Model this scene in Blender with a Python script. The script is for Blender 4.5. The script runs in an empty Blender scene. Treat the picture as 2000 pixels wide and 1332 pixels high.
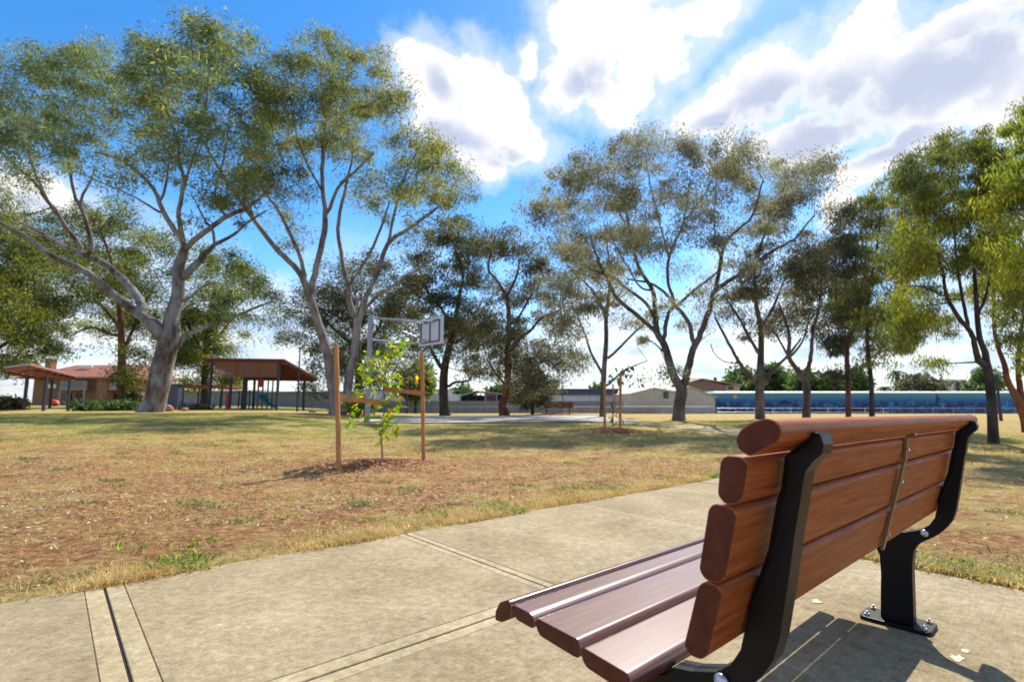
import bpy, bmesh, math, random
import numpy as np
from mathutils import Vector
random.seed(7); rng = np.random.default_rng(11)
R = math.radians
scene = bpy.context.scene
col = scene.collection

# ------------------------------------------------------------------ camera
H = 0.9; F = 1000.0; CX = 1000.0; CY = 666.0
PITCH = math.atan((785.0-CY)/F); CP = math.cos(PITCH); SP = math.sin(PITCH)
cam_d = bpy.data.cameras.new('camera'); cam = bpy.data.objects.new('camera', cam_d); col.objects.link(cam)
cam.location = (0, 0, H); cam.rotation_euler = (R(90)+PITCH, 0, 0)
cam_d.sensor_width = 36; cam_d.lens = 18; cam_d.clip_start = 0.05; cam_d.clip_end = 3000
cam_d.dof.use_dof = True; cam_d.dof.focus_distance = 1.7; cam_d.dof.aperture_fstop = 4.0
scene.camera = cam

# ------------------------------------------------------------------ light
SUN_AZ = R(25.8); SUN_EL = R(47.4)
sd = bpy.data.lights.new('sun', 'SUN'); so = bpy.data.objects.new('sun', sd); col.objects.link(so)
sd.energy = 4.7; sd.angle = R(0.5); sd.color = (1.0, 0.925, 0.80)
sdir = Vector((math.sin(SUN_AZ)*math.cos(SUN_EL), math.cos(SUN_AZ)*math.cos(SUN_EL), math.sin(SUN_EL)))
so.rotation_euler = sdir.to_track_quat('Z', 'Y').to_euler()
scene.view_settings.view_transform = 'Standard'; scene.view_settings.look = 'None'
scene.view_settings.exposure = 0.5; scene.view_settings.gamma = 1

def ray(u, v):
    x = (u-CX)/F; y = -(v-CY)/F
    return np.array([x, CP-y*SP, SP+y*CP])
def P(u, v, d):                         # a point seen at photo position u,v standing d metres ahead
    r = ray(u, v); return np.array([r[0]/r[1]*d, d, H+r[2]/r[1]*d])
def azel(u, v):
    r = ray(u, v); return math.atan2(r[0], r[1]), math.atan2(r[2], math.hypot(r[0], r[1]))

# world: Nishita sky with cumulus placed by direction
world = bpy.data.worlds.new('World'); scene.world = world; world.use_nodes = True
nt = world.node_tree; nt.nodes.clear()
def N(t, **k):
    n = nt.nodes.new(t)
    for a, b in k.items(): setattr(n, a, b)
    return n
def math_n(op, a, b=None, c=None, clamp=False):
    n = N('ShaderNodeMath', operation=op, use_clamp=clamp)
    for i, v in enumerate((a, b, c)):
        if v is None: continue
        if isinstance(v, (int, float)): n.inputs[i].default_value = v
        else: nt.links.new(v, n.inputs[i])
    return n.outputs[0]
def smooth(x, a, b):
    n = N('ShaderNodeMapRange', interpolation_type='SMOOTHSTEP')
    nt.links.new(x, n.inputs[0]); n.inputs[1].default_value = a; n.inputs[2].default_value = b
    return n.outputs[0]
tc = N('ShaderNodeTexCoord'); dirv = tc.outputs['Generated']
sep = N('ShaderNodeSeparateXYZ'); nt.links.new(dirv, sep.inputs[0])
az = math_n('ARCTAN2', sep.outputs[0], sep.outputs[1]); el = math_n('ARCSINE', sep.outputs[2])
def noise(scale, detail, rough=0.55, vec=dirv, dist=0.0):
    n = N('ShaderNodeTexNoise'); nt.links.new(vec, n.inputs['Vector'])
    n.inputs['Scale'].default_value = scale; n.inputs['Detail'].default_value = detail
    n.inputs['Roughness'].default_value = rough; n.inputs['Distortion'].default_value = dist
    return n.outputs[0]
n_big = noise(4.0, 3); n_fine = noise(9.0, 9, 0.62); n_soft = noise(6.0, 4, 0.5, dist=0.4)
azw = math_n('ADD', az, math_n('MULTIPLY', math_n('SUBTRACT', n_soft, 0.5), 0.10))
elw = math_n('ADD', el, math_n('MULTIPLY', math_n('SUBTRACT', noise(7.3, 4), 0.5), 0.09))
cmb = N('ShaderNodeCombineXYZ'); nt.links.new(azw, cmb.inputs[0]); nt.links.new(elw, cmb.inputs[1])
def blobs(lst):
    out = None
    for u, v, rx, ry, rot in lst:
        a, e = azel(u, v)
        m = N('ShaderNodeMapping', vector_type='TEXTURE'); nt.links.new(cmb.outputs[0], m.inputs[0])
        fx = 1/(1+((u-1000)/1000)**2)
        m.inputs[1].default_value = (a, e, 0); m.inputs[2].default_value = (0, 0, R(rot))
        m.inputs[3].default_value = (rx/1000*fx, ry/1000*math.sqrt(fx)*0.95, 1)
        l = N('ShaderNodeVectorMath', operation='LENGTH'); nt.links.new(m.outputs[0], l.inputs[0])
        b = math_n('SUBTRACT', 1.0, l.outputs['Value'])
        out = b if out is None else math_n('MAXIMUM', out, b)
    return out
CL = [(850,150,110,80,-15),(960,185,115,90,-40),(1010,265,120,65,-15),(880,250,115,65,-20),(795,110,65,40,0),(940,325,60,38,0),(1035,120,40,50,0),
      (1170,60,140,120,10),(1120,165,90,90,-25),(1270,75,125,110,35),(1200,200,80,55,0),(1350,15,120,50,0),(1250,150,70,60,30),
      (1500,175,150,80,25),(1660,115,200,95,22),(1830,150,250,160,15),(1880,30,220,80,15),(1390,225,110,48,10),(1600,260,230,58,0),(1700,25,80,40,10),
      (1750,300,160,50,10),(1985,190,110,130,0),(1700,330,110,45,0),(1640,400,60,55,0),(2150,150,250,220,0),
      (60,385,150,50,0),(-60,400,140,80,0),(160,420,50,35,0),(-150,250,100,60,0)]
GR = [(890,275,110,50,-15),(865,165,60,40,-35),(980,300,70,30,0),(1160,160,70,60,20),(1500,205,190,70,10),(1650,200,280,100,8),(1840,150,320,140,12),
      (1950,70,240,90,15),(1600,265,260,55,0),(2150,150,280,180,0),(1410,240,110,35,0),(1750,290,140,45,0),(60,410,130,40,0)]
fieldA = blobs(CL)
outside = smooth(math_n('ABSOLUTE', az), 0.95, 1.25)
generic = math_n('SUBTRACT', math_n('MULTIPLY', n_big, 2.6), 1.35)
generic = math_n('SUBTRACT', math_n('MULTIPLY', generic, outside), math_n('MULTIPLY', math_n('SUBTRACT', 1.0, outside), 0.6))
field = math_n('MAXIMUM', fieldA, generic)
field = math_n('ADD', field, math_n('ADD', math_n('MULTIPLY', math_n('SUBTRACT', n_fine, 0.5), 1.7), math_n('MULTIPLY', math_n('SUBTRACT', noise(26.0, 7, 0.65), 0.5), 0.45)))
dens = math_n('MAXIMUM', smooth(field, 0.08, 0.46), math_n('MULTIPLY', smooth(field, -0.35, 0.30), 0.45))
low = math_n('MULTIPLY', smooth(el, 0.40, 0.08), smooth(math_n('ADD', noise(5.5, 6, 0.6), math_n('MULTIPLY', smooth(el, 0.45, 0.02), 0.20)), 0.47, 0.66))
lowd = math_n('MULTIPLY', low, 0.80)
mpx = N('ShaderNodeMapping'); nt.links.new(dirv, mpx.inputs[0]); mpx.inputs[3].default_value = (1, 1, 5)
lowst = noise(6.0, 6, 0.55, vec=mpx.outputs[0])
dens_all = math_n('MAXIMUM', dens, lowd)
gfield = math_n('ADD', blobs(GR), math_n('MULTIPLY', math_n('SUBTRACT', noise(11.0, 8, 0.62), 0.5), 0.8))
grey = math_n('MULTIPLY', math_n('MULTIPLY', smooth(gfield, -0.10, 0.75), 0.85), smooth(field, 0.15, 0.70))
grey2 = math_n('MULTIPLY', smooth(lowst, 0.40, 0.62), smooth(el, 0.30, 0.16))
grey = math_n('MAXIMUM', grey, math_n('MULTIPLY', grey2, 0.85))
ccol = N('ShaderNodeMix', data_type='RGBA'); nt.links.new(grey, ccol.inputs[0])
ccol.inputs[6].default_value = (1.0, 0.985, 0.965, 1); ccol.inputs[7].default_value = (0.42, 0.49, 0.68, 1)
sky = N('ShaderNodeTexSky', sky_type='NISHITA', sun_disc=False)
sky.sun_elevation = SUN_EL; sky.sun_rotation = SUN_AZ; sky.altitude = 50; sky.air_density = 1.0; sky.dust_density = 0.15; sky.ozone_density = 3.0
hsv = N('ShaderNodeHueSaturation'); nt.links.new(sky.outputs[0], hsv.inputs['Color']); hsv.inputs['Saturation'].default_value = 1.33; hsv.inputs['Value'].default_value = 1.12
bg1 = N('ShaderNodeBackground'); nt.links.new(hsv.outputs[0], bg1.inputs[0]); bg1.inputs[1].default_value = 0.14
bg2 = N('ShaderNodeBackground'); nt.links.new(ccol.outputs[2], bg2.inputs[0]); bg2.inputs[1].default_value = 0.84
mx = N('ShaderNodeMixShader'); nt.links.new(dens_all, mx.inputs[0]); nt.links.new(bg1.outputs[0], mx.inputs[1]); nt.links.new(bg2.outputs[0], mx.inputs[2])
wo = N('ShaderNodeOutputWorld'); nt.links.new(mx.outputs[0], wo.inputs[0])

# ------------------------------------------------------------------ materials
def material(name, color, rough=0.8, coat=0.0, metal=0.0, stops=None, scale=4.0, detail=6, bump=0.0, bscale=None, stretch=None, island=0.0, trans=0.0, coord='Object', spec=None):
    m = bpy.data.materials.new(name); m.use_nodes = True; t = m.node_tree; b = t.nodes['Principled BSDF']
    b.inputs['Roughness'].default_value = rough; b.inputs['Metallic'].default_value = metal; b.inputs['Coat Weight'].default_value = coat
    b.inputs['Coat Roughness'].default_value = 0.12
    if spec is not None: b.inputs['Specular IOR Level'].default_value = spec
    tcn = t.nodes.new('ShaderNodeTexCoord'); vec = tcn.outputs[coord]
    if stretch:
        mp = t.nodes.new('ShaderNodeMapping'); t.links.new(vec, mp.inputs[0]); mp.inputs[3].default_value = stretch; vec = mp.outputs[0]
    out = None
    if stops:
        nz = t.nodes.new('ShaderNodeTexNoise'); t.links.new(vec, nz.inputs[0]); nz.inputs['Scale'].default_value = scale; nz.inputs['Detail'].default_value = detail; nz.inputs['Roughness'].default_value = 0.62
        cr = t.nodes.new('ShaderNodeValToRGB'); e = cr.color_ramp.elements
        while len(e) < len(stops): e.new(0.5)
        for i, (p, c) in enumerate(stops): e[i].position = p; e[i].color = (*c, 1)
        src = nz.outputs[0]
        if island:
            g = t.nodes.new('ShaderNodeNewGeometry'); mm = t.nodes.new('ShaderNodeMath'); mm.operation = 'MULTIPLY_ADD'
            t.links.new(g.outputs['Random Per Island'], mm.inputs[0]); mm.inputs[1].default_value = island
            m2 = t.nodes.new('ShaderNodeMath'); m2.operation = 'MULTIPLY_ADD'; t.links.new(nz.outputs[0], m2.inputs[0]); m2.inputs[1].default_value = 1.0; m2.inputs[2].default_value = -island/2
            t.links.new(m2.outputs[0], mm.inputs[2]); src = mm.outputs[0]
        t.links.new(src, cr.inputs[0]); out = cr.outputs[0]; t.links.new(out, b.inputs['Base Color'])
    else: b.inputs['Base Color'].default_value = (*color, 1)
    if bump:
        nb = t.nodes.new('ShaderNodeTexNoise'); t.links.new(vec, nb.inputs[0]); nb.inputs['Scale'].default_value = bscale or scale*4; nb.inputs['Detail'].default_value = 8; nb.inputs['Roughness'].default_value = 0.65
        bp = t.nodes.new('ShaderNodeBump'); t.links.new(nb.outputs[0], bp.inputs['Height']); bp.inputs['Strength'].default_value = 1.0; bp.inputs['Distance'].default_value = bump
        t.links.new(bp.outputs[0], b.inputs['Normal'])
    if trans:
        tr = t.nodes.new('ShaderNodeBsdfTranslucent'); ms = t.nodes.new('ShaderNodeMixShader'); ms.inputs[0].default_value = trans
        if out:
            hs = t.nodes.new('ShaderNodeHueSaturation'); hs.inputs['Saturation'].default_value = 1.15; hs.inputs['Value'].default_value = 1.5
            t.links.new(out, hs.inputs['Color']); t.links.new(hs.outputs[0], tr.inputs[0])
        else: tr.inputs[0].default_value = (*[min(1, c*1.5) for c in color], 1)
        t.links.new(b.outputs[0], ms.inputs[1]); t.links.new(tr.outputs[0], ms.inputs[2]); t.links.new(ms.outputs[0], t.nodes['Material Output'].inputs[0])
    return m
M = {}
def leafmat(n, a, b, c, trans=0.4, scale=0.5, isl=0.45):
    M[n] = material(n, a, 0.68, stops=[(0.30, a), (0.52, b), (0.80, c)], scale=scale, detail=3, island=isl, trans=trans)
leafmat('leaf_gum_olive', (0.075,0.115,0.060), (0.17,0.215,0.090), (0.38,0.38,0.11), 0.5, 0.35)
leafmat('leaf_gum_second', (0.075,0.100,0.045), (0.19,0.215,0.070), (0.40,0.37,0.10), 0.5, 0.4)
leafmat('leaf_gum_grey_haze', (0.12,0.125,0.09), (0.235,0.24,0.15), (0.40,0.37,0.18), 0.45, 0.4)  # grey-olive leaves, paled to put the haze over the centre trees into colour
leafmat('leaf_dark', (0.036,0.045,0.038), (0.10,0.112,0.055), (0.31,0.29,0.07), 0.35, 0.35)
leafmat('leaf_dark_brown', (0.055,0.060,0.056), (0.13,0.13,0.078), (0.31,0.28,0.09), 0.4, 0.4)
leafmat('leaf_pine', (0.022,0.036,0.016), (0.11,0.14,0.035), (0.40,0.40,0.06), 0.45, 0.28)  # sunlit yellow tops and near-black shaded undersides are put into the ramp
leafmat('leaf_bright', (0.08,0.12,0.030), (0.22,0.27,0.05), (0.46,0.45,0.08), 0.55, 0.5)
leafmat('leaf_weeping', (0.075,0.095,0.040), (0.18,0.21,0.05), (0.42,0.41,0.06), 0.48, 0.5)
leafmat('leaf_far', (0.05,0.09,0.03), (0.10,0.16,0.045), (0.17,0.24,0.06), 0.35)
leafmat('leaf_shrub', (0.03,0.07,0.02), (0.07,0.13,0.03), (0.13,0.20,0.05), 0.3)
M['leaf_sapling'] = material('leaf_sapling', (0.2,0.35,0.05), 0.30, stops=[(0.3,(0.10,0.20,0.03)),(0.5,(0.24,0.36,0.035)),(0.62,(0.38,0.42,0.05)),(0.72,(0.50,0.22,0.05))], scale=3.5, detail=2, trans=0.5, coord='Object')
def bark(n, stops, scale=3, bump=0.02):
    M[n] = material(n, (0.3,)*3, 0.85, stops=stops, scale=scale, detail=7, bump=bump, bscale=9, stretch=(1,1,0.45))
bark('bark_pale', [(0.38,(0.060,0.036,0.026)),(0.45,(0.13,0.095,0.078)),(0.51,(0.18,0.168,0.168)),(0.66,(0.30,0.29,0.28))], 1.9, 0.04)
bark('bark_pale_warm', [(0.34,(0.10,0.065,0.05)),(0.5,(0.22,0.18,0.16)),(0.66,(0.36,0.33,0.31))], 2.2)
bark('bark_grey', [(0.34,(0.045,0.032,0.030)),(0.5,(0.11,0.088,0.083)),(0.68,(0.20,0.165,0.15))], 3)
bark('bark_dark', [(0.34,(0.020,0.014,0.012)),(0.5,(0.05,0.037,0.032)),(0.7,(0.095,0.073,0.062))], 4)
bark('bark_red', [(0.34,(0.07,0.02,0.012)),(0.5,(0.16,0.055,0.03)),(0.7,(0.30,0.14,0.07))], 2.5)
def concrete_mat(name, k, rough, fine):
    m = bpy.data.materials.new(name); m.use_nodes = True; t = m.node_tree; b = t.nodes['Principled BSDF']; b.inputs['Roughness'].default_value = rough; b.inputs['Specular IOR Level'].default_value = 0.3
    tc_ = t.nodes.new('ShaderNodeTexCoord')
    def nz(sc, det, ro, st=None, rz=0):
        v = tc_.outputs['Object']
        if st:
            mp = t.nodes.new('ShaderNodeMapping'); t.links.new(v, mp.inputs[0]); mp.inputs[2].default_value = (0, 0, rz); 
            m2 = t.nodes.new('ShaderNodeMapping'); t.links.new(mp.outputs[0], m2.inputs[0]); m2.inputs[3].default_value = st; v = m2.outputs[0]
        n = t.nodes.new('ShaderNodeTexNoise'); t.links.new(v, n.inputs[0]); n.inputs['Scale'].default_value = sc; n.inputs['Detail'].default_value = det; n.inputs['Roughness'].default_value = ro; return n.outputs[0]
    def ma(op, a, c, cl=False):
        q = t.nodes.new('ShaderNodeMath'); q.operation = op; q.use_clamp = cl
        for i, v in enumerate((a, c)):
            if isinstance(v, (int, float)): q.inputs[i].default_value = v
            else: t.links.new(v, q.inputs[i])
        return q.outputs[0]
    blot = nz(1.6, 5, 0.6); mid = nz(24, 8, 0.72); spk = nz(90, 6, 0.85); brush = nz(3.0, 6, 0.7, (2.5, 34, 1), -0.842+0.1)
    f = ma('ADD', ma('ADD', ma('MULTIPLY', blot, 0.20), ma('MULTIPLY', mid, 0.55)), ma('ADD', ma('MULTIPLY', spk, 0.50), ma('MULTIPLY', ma('MULTIPLY', brush, ma('ADD', blot, 0.1)), 0.50)))
    cr = t.nodes.new('ShaderNodeValToRGB'); e = cr.color_ramp.elements; e.new(0.5); e.new(0.6)
    f = ma('MULTIPLY', ma('SUBTRACT', f, 0.50), 1.7, True)
    for i, (p, c) in enumerate([(0.12,(0.15,0.112,0.056)),(0.36,(0.275,0.215,0.118)),(0.58,(0.385,0.310,0.185)),(0.85,(0.55,0.465,0.31))]): e[i].position = p; e[i].color = (*[x*k for x in c], 1)
    t.links.new(f, cr.inputs[0])
    st_ = ma('MULTIPLY', ma('SUBTRACT', nz(5.5, 10, 0.8), 0.60), 5.0, True)
    mxn = t.nodes.new('ShaderNodeMix'); mxn.data_type = 'RGBA'; t.links.new(ma('MULTIPLY', st_, 0.45), mxn.inputs[0]); t.links.new(cr.outputs[0], mxn.inputs[6]); mxn.inputs[7].default_value = (0.16*k, 0.125*k, 0.06*k, 1)
    oi = t.nodes.new('ShaderNodeObjectInfo'); hv = t.nodes.new('ShaderNodeHueSaturation'); t.links.new(ma('ADD', 0.93, ma('MULTIPLY', oi.outputs['Random'], 0.14)), hv.inputs['Value']); t.links.new(mxn.outputs[2], hv.inputs['Color']); t.links.new(hv.outputs[0], b.inputs['Base Color'])
    bp = t.nodes.new('ShaderNodeBump'); bp.inputs['Distance'].default_value = fine; t.links.new(ma('ADD', ma('MULTIPLY', spk, 0.6), ma('ADD', ma('MULTIPLY', mid, 1.6), ma('MULTIPLY', brush, 1.1))), bp.inputs['Height']); t.links.new(bp.outputs[0], b.inputs['Normal'])
    M[name] = m
concrete_mat('concrete', 1.10, 0.9, 0.004); concrete_mat('concrete_trowelled', 1.26, 0.8, 0.0015)
M['concrete_pale'] = material('concrete_pale', (0.5,)*3, 0.85, stops=[(0.3,(0.38,0.36,0.32)),(0.7,(0.52,0.50,0.45))], scale=1, detail=6)
M['joint_filler'] = material('joint_filler', (0.02,0.017,0.013), 0.9)
for nm_, ct_, rf_ in (('wood', 0.12, 0.38), ('wood_seat', 1.0, 0.27)):
    M[nm_] = material(nm_, (0.16,0.05,0.02), 0.55, coat=ct_, stops=[(0.26,(0.17,0.036,0.009)),(0.5,(0.33,0.088,0.020)),(0.74,(0.47,0.155,0.036))] if nm_ == 'wood' else [(0.26,(0.07,0.020,0.014)),(0.5,(0.14,0.043,0.026)),(0.74,(0.22,0.082,0.048))], scale=5, detail=10, bump=0.0008, bscale=26, stretch=(1,16,16), coord='UV', spec=0.15)
    M[nm_].node_tree.nodes['Principled BSDF'].inputs['Coat Roughness'].default_value = rf_
    M[nm_].node_tree.nodes['Principled BSDF'].inputs['Coat IOR'].default_value = 1.5 if nm_ == 'wood' else 1.78
M['wood_end'] = material('wood_end', (0.09,0.018,0.008), 0.55, stops=[(0.35,(0.075,0.015,0.007)),(0.65,(0.13,0.030,0.012))], scale=30, detail=8, bump=0.0006, bscale=120, spec=0.25)
M['wood'].node_tree.nodes['Principled BSDF'].inputs['Coat Roughness'].default_value = 0.34
_t = M['wood_end'].node_tree; _b = _t.nodes['Principled BSDF']; _tc = _t.nodes.new('ShaderNodeTexCoord'); _w = _t.nodes.new('ShaderNodeTexWave'); _w.wave_type = 'RINGS'; _w.rings_direction = 'X'
_w.inputs['Scale'].default_value = 38; _w.inputs['Distortion'].default_value = 5; _w.inputs['Detail'].default_value = 4; _w.inputs['Detail Scale'].default_value = 0.6
_t.links.new(_tc.outputs['Object'], _w.inputs[0]); _mx = _t.nodes.new('ShaderNodeMix'); _mx.data_type = 'RGBA'; _mx.blend_type = 'MULTIPLY'; _mx.inputs[0].default_value = 0.10
_src = _b.inputs['Base Color'].links[0].from_socket; _t.links.new(_src, _mx.inputs[6]); _t.links.new(_w.outputs[0], _mx.inputs[7]); _t.links.new(_mx.outputs[2], _b.inputs['Base Color'])
M['black_paint'] = material('black_paint', (0.0025,0.003,0.006), 0.40, spec=0.25, bump=0.0006, bscale=160)
M['galvanised'] = material('galvanised', (0.55,0.56,0.57), 0.35, metal=0.8)
M['strap_metal'] = material('strap_metal', (0.24,0.17,0.10), 0.4, metal=0.6)
M['stake_wood'] = material('stake_wood', (0.5,0.22,0.08), 0.7, stops=[(0.3,(0.34,0.14,0.045)),(0.6,(0.50,0.23,0.075)),(0.8,(0.58,0.30,0.12))], scale=5, stretch=(4,4,0.5), bump=0.002)
_m = M['leaf_sapling'].node_tree; _cr = [n for n in _m.nodes if n.type == 'VALTORGB'][0]; _oi = _m.nodes.new('ShaderNodeObjectInfo')
for _l in list(_cr.inputs[0].links): _m.links.remove(_l)
_m.links.new(_oi.outputs['Random'], _cr.inputs[0])
for _e, (_p, _c) in zip(_cr.color_ramp.elements, [(0.0,(0.12,0.22,0.03)),(0.40,(0.24,0.36,0.04)),(0.86,(0.44,0.48,0.07)),(0.97,(0.55,0.24,0.05))]): _e.position = _p; _e.color = (*_c, 1)
M['hessian'] = material('hessian', (0.45,0.19,0.07), 0.9, bump=0.002, bscale=200)
M['pole_grey'] = material('pole_grey', (0.28,0.30,0.36), 0.5, metal=0.2)
M['board_back'] = material('board_back', (0.62,0.64,0.74), 0.6)
M['dark_steel'] = material('dark_steel', (0.03,0.032,0.045), 0.6)
M['rim_orange'] = material('rim_orange', (0.6,0.12,0.03), 0.5)
M['brick'] = material('brick', (0.3,0.16,0.09), 0.9, stops=[(0.3,(0.22,0.105,0.05)),(0.7,(0.36,0.19,0.10))], scale=6, detail=8)
M['brick_far'] = material('brick_far', (0.22,0.15,0.12), 0.9, stops=[(0.3,(0.20,0.12,0.09)),(0.7,(0.28,0.18,0.14))], scale=6)
M['roof_tile'] = material('roof_tile', (0.35,0.12,0.07), 0.8, stops=[(0.3,(0.27,0.09,0.06)),(0.7,(0.40,0.16,0.10))], scale=4, bump=0.03, bscale=8)
M['roof_tan'] = material('roof_tan', (0.36,0.26,0.20), 0.8)
M['glass_dark'] = material('glass_dark', (0.02,0.025,0.03), 0.08)
M['white_paint'] = material('white_paint', (0.78,0.78,0.76), 0.6)
M['cream_frame'] = material('cream_frame', (0.50,0.42,0.32), 0.7)
M['rail_grey'] = material('rail_grey', (0.36,0.33,0.36), 0.7)
M['soffit_orange'] = material('soffit_orange', (0.42,0.13,0.04), 0.7, stops=[(0.4,(0.25,0.055,0.015)),(0.6,(0.38,0.10,0.03))], scale=2, stretch=(6,1,1))
M['soffit_brown'] = material('soffit_brown', (0.15,0.040,0.022), 0.7)
M['roof_maroon'] = material('roof_maroon', (0.10,0.035,0.035), 0.6)
M['screen'] = material('screen', (0.24,0.12,0.085), 0.8)
M['red_paint'] = material('red_paint', (0.55,0.05,0.03), 0.5)
M['teal_plastic'] = material('teal_plastic', (0.02,0.20,0.24), 0.35)
M['navy_paint'] = material('navy_paint', (0.06,0.07,0.13), 0.6)
M['fence_lavender'] = material('fence_lavender', (0.26,0.26,0.33), 0.7, stops=[(0.4,(0.24,0.235,0.30)),(0.6,(0.30,0.29,0.35))], scale=0.8)
M['fence_tan'] = material('fence_tan', (0.30,0.26,0.25), 0.8, stops=[(0.4,(0.25,0.215,0.21)),(0.6,(0.34,0.30,0.28))], scale=1.0)
M['shed_beige'] = material('shed_beige', (0.50,0.44,0.38), 0.8, stops=[(0.4,(0.46,0.41,0.36)),(0.6,(0.53,0.48,0.42))], scale=1)
M['roof_green'] = material('roof_green', (0.42,0.56,0.46), 0.6)
M['roof_white'] = material('roof_white', (0.75,0.78,0.80), 0.5)
M['roof_navy'] = material('roof_navy', (0.05,0.06,0.13), 0.6)
M['wall_bluewhite'] = material('wall_bluewhite', (0.55,0.58,0.66), 0.7, stops=[(0.5,(0.58,0.61,0.68)),(0.63,(0.42,0.42,0.50)),(0.7,(0.10,0.08,0.14))], scale=1.4, detail=5)
M['mulch'] = material('mulch', (0.35,0.15,0.07), 0.9, stops=[(0.2,(0.22,0.075,0.03)),(0.5,(0.48,0.20,0.09)),(0.8,(0.68,0.40,0.22))], scale=5, island=0.7)
M['litter'] = material('litter', (0.4,)*3, 0.85, stops=[(0.25,(0.20,0.10,0.05)),(0.5,(0.37,0.24,0.13)),(0.74,(0.55,0.42,0.26)),(0.93,(0.78,0.70,0.55))], scale=3, island=0.9)
M['straw'] = material('straw', (0.6,0.45,0.2), 0.8, stops=[(0.25,(0.38,0.25,0.08)),(0.5,(0.58,0.43,0.16)),(0.8,(0.74,0.60,0.30))], scale=3, island=0.8, trans=0.35)
M['grass'] = material('grass', (0.15,0.25,0.05), 0.7, stops=[(0.25,(0.12,0.19,0.03)),(0.5,(0.25,0.33,0.05)),(0.8,(0.46,0.46,0.12))], scale=2, island=0.7, trans=0.4)
M['weed'] = material('weed', (0.1,0.15,0.05), 0.7, stops=[(0.3,(0.12,0.15,0.045)),(0.6,(0.26,0.27,0.08))], scale=2, island=0.6, trans=0.3)
M['flat_stain'] = material('flat_stain', (0.62,0.55,0.40), 0.8)
M['rock'] = material('rock', (0.35,0.2,0.12), 0.9, stops=[(0.3,(0.20,0.11,0.07)),(0.7,(0.42,0.25,0.16))], scale=3)

# ground: bare red-brown earth, straw, and green grass that takes over with distance from the path
gm = bpy.data.materials.new('ground'); gm.use_nodes = True; t = gm.node_tree; b = t.nodes['Principled BSDF']; b.inputs['Roughness'].default_value = 0.95
b.inputs['Specular IOR Level'].default_value = 0.1
gtc = t.nodes.new('ShaderNodeTexCoord')
def gn(scale, det=8, r=0.65):
    n = t.nodes.new('ShaderNodeTexNoise'); t.links.new(gtc.outputs['Object'], n.inputs[0]); n.inputs['Scale'].default_value = scale; n.inputs['Detail'].default_value = det; n.inputs['Roughness'].default_value = r; return n.outputs[0]
def gramp(x, st):
    cr = t.nodes.new('ShaderNodeValToRGB'); e = cr.color_ramp.elements
    while len(e) < len(st): e.new(0.5)
    for i, (p, c) in enumerate(st): e[i].position = p; e[i].color = (*c, 1)
    t.links.new(x, cr.inputs[0]); return cr.outputs[0]
def gmix(f, a, c):
    m = t.nodes.new('ShaderNodeMix'); m.data_type = 'RGBA'; t.links.new(f, m.inputs[0]); t.links.new(a, m.inputs[6]); t.links.new(c, m.inputs[7]); return m.outputs[2]
def gm1(op, a, c, cl=False):
    m = t.nodes.new('ShaderNodeMath'); m.operation = op; m.use_clamp = cl
    for i, v in enumerate((a, c)):
        if isinstance(v, (int, float)): m.inputs[i].default_value = v
        else: t.links.new(v, m.inputs[i])
    return m.outputs[0]
dirt = gramp(gn(13, 10, 0.8), [(0.34,(0.095,0.042,0.017)),(0.44,(0.28,0.135,0.056)),(0.54,(0.47,0.255,0.110)),(0.64,(0.72,0.52,0.27))])
straw_c = gramp(gn(9), [(0.3,(0.30,0.195,0.065)),(0.5,(0.50,0.36,0.13)),(0.75,(0.68,0.54,0.24))])
green_shade_c = gramp(gn(7), [(0.3,(0.08,0.13,0.025)),(0.55,(0.19,0.25,0.05)),(0.78,(0.42,0.41,0.13))])  # grass green, darkened so the far strips of shade sit in the colour
gat = t.nodes.new('ShaderNodeAttribute'); gat.attribute_name = 'cover'; gsp = t.nodes.new('ShaderNodeSeparateColor'); t.links.new(gat.outputs['Color'], gsp.inputs[0])
n1 = gn(1.3, 7); n2 = gn(2.1, 7)
fs = gm1('MULTIPLY', gm1('SUBTRACT', gm1('ADD', n1, gm1('MULTIPLY', gsp.outputs[0], 0.5)), 0.56), 7.0, True)
fg = gm1('MULTIPLY', gm1('SUBTRACT', gm1('ADD', n2, gm1('MULTIPLY', gsp.outputs[1], 0.5)), 0.62), 6.0, True)
t.links.new(gmix(fg, gmix(fs, dirt, straw_c), green_shade_c), b.inputs['Base Color'])
gb = t.nodes.new('ShaderNodeBump'); t.links.new(gn(26, 9, 0.75), gb.inputs['Height']); gb.inputs['Distance'].default_value = 0.05; t.links.new(gb.outputs[0], b.inputs['Normal'])
M['ground'] = gm

# mural: sea greens above, navy below, loose pale-blue splashes
mm_ = bpy.data.materials.new('mural'); mm_.use_nodes = True; t = mm_.node_tree; b = t.nodes['Principled BSDF']; b.inputs['Roughness'].default_value = 0.7
gtc = t.nodes.new('ShaderNodeTexCoord')
sp_ = t.nodes.new('ShaderNodeSeparateXYZ'); t.links.new(gtc.outputs['UV'], sp_.inputs[0])
hgt = gm1('ADD', sp_.outputs[1], gm1('MULTIPLY', gm1('SUBTRACT', gn(0.9, 5), 0.5), 0.25))
base = gramp(hgt, [(0.34,(0.008,0.018,0.10)),(0.56,(0.010,0.045,0.20)),(0.68,(0.025,0.12,0.28)),(0.82,(0.05,0.22,0.33)),(0.95,(0.065,0.26,0.37))])
spl = gm1('MULTIPLY', gm1('MULTIPLY', gm1('SUBTRACT', gn(1.3, 9, 0.78), 0.47), 6.0, True), gm1('MULTIPLY', gm1('SUBTRACT', 0.70, sp_.outputs[1]), 8.0, True), True)
sc = gramp(gn(3.0, 4), [(0.4,(0.03,0.20,0.50)),(0.7,(0.12,0.42,0.65))])
t.links.new(gmix(spl, base, sc), b.inputs['Base Color'])
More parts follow.
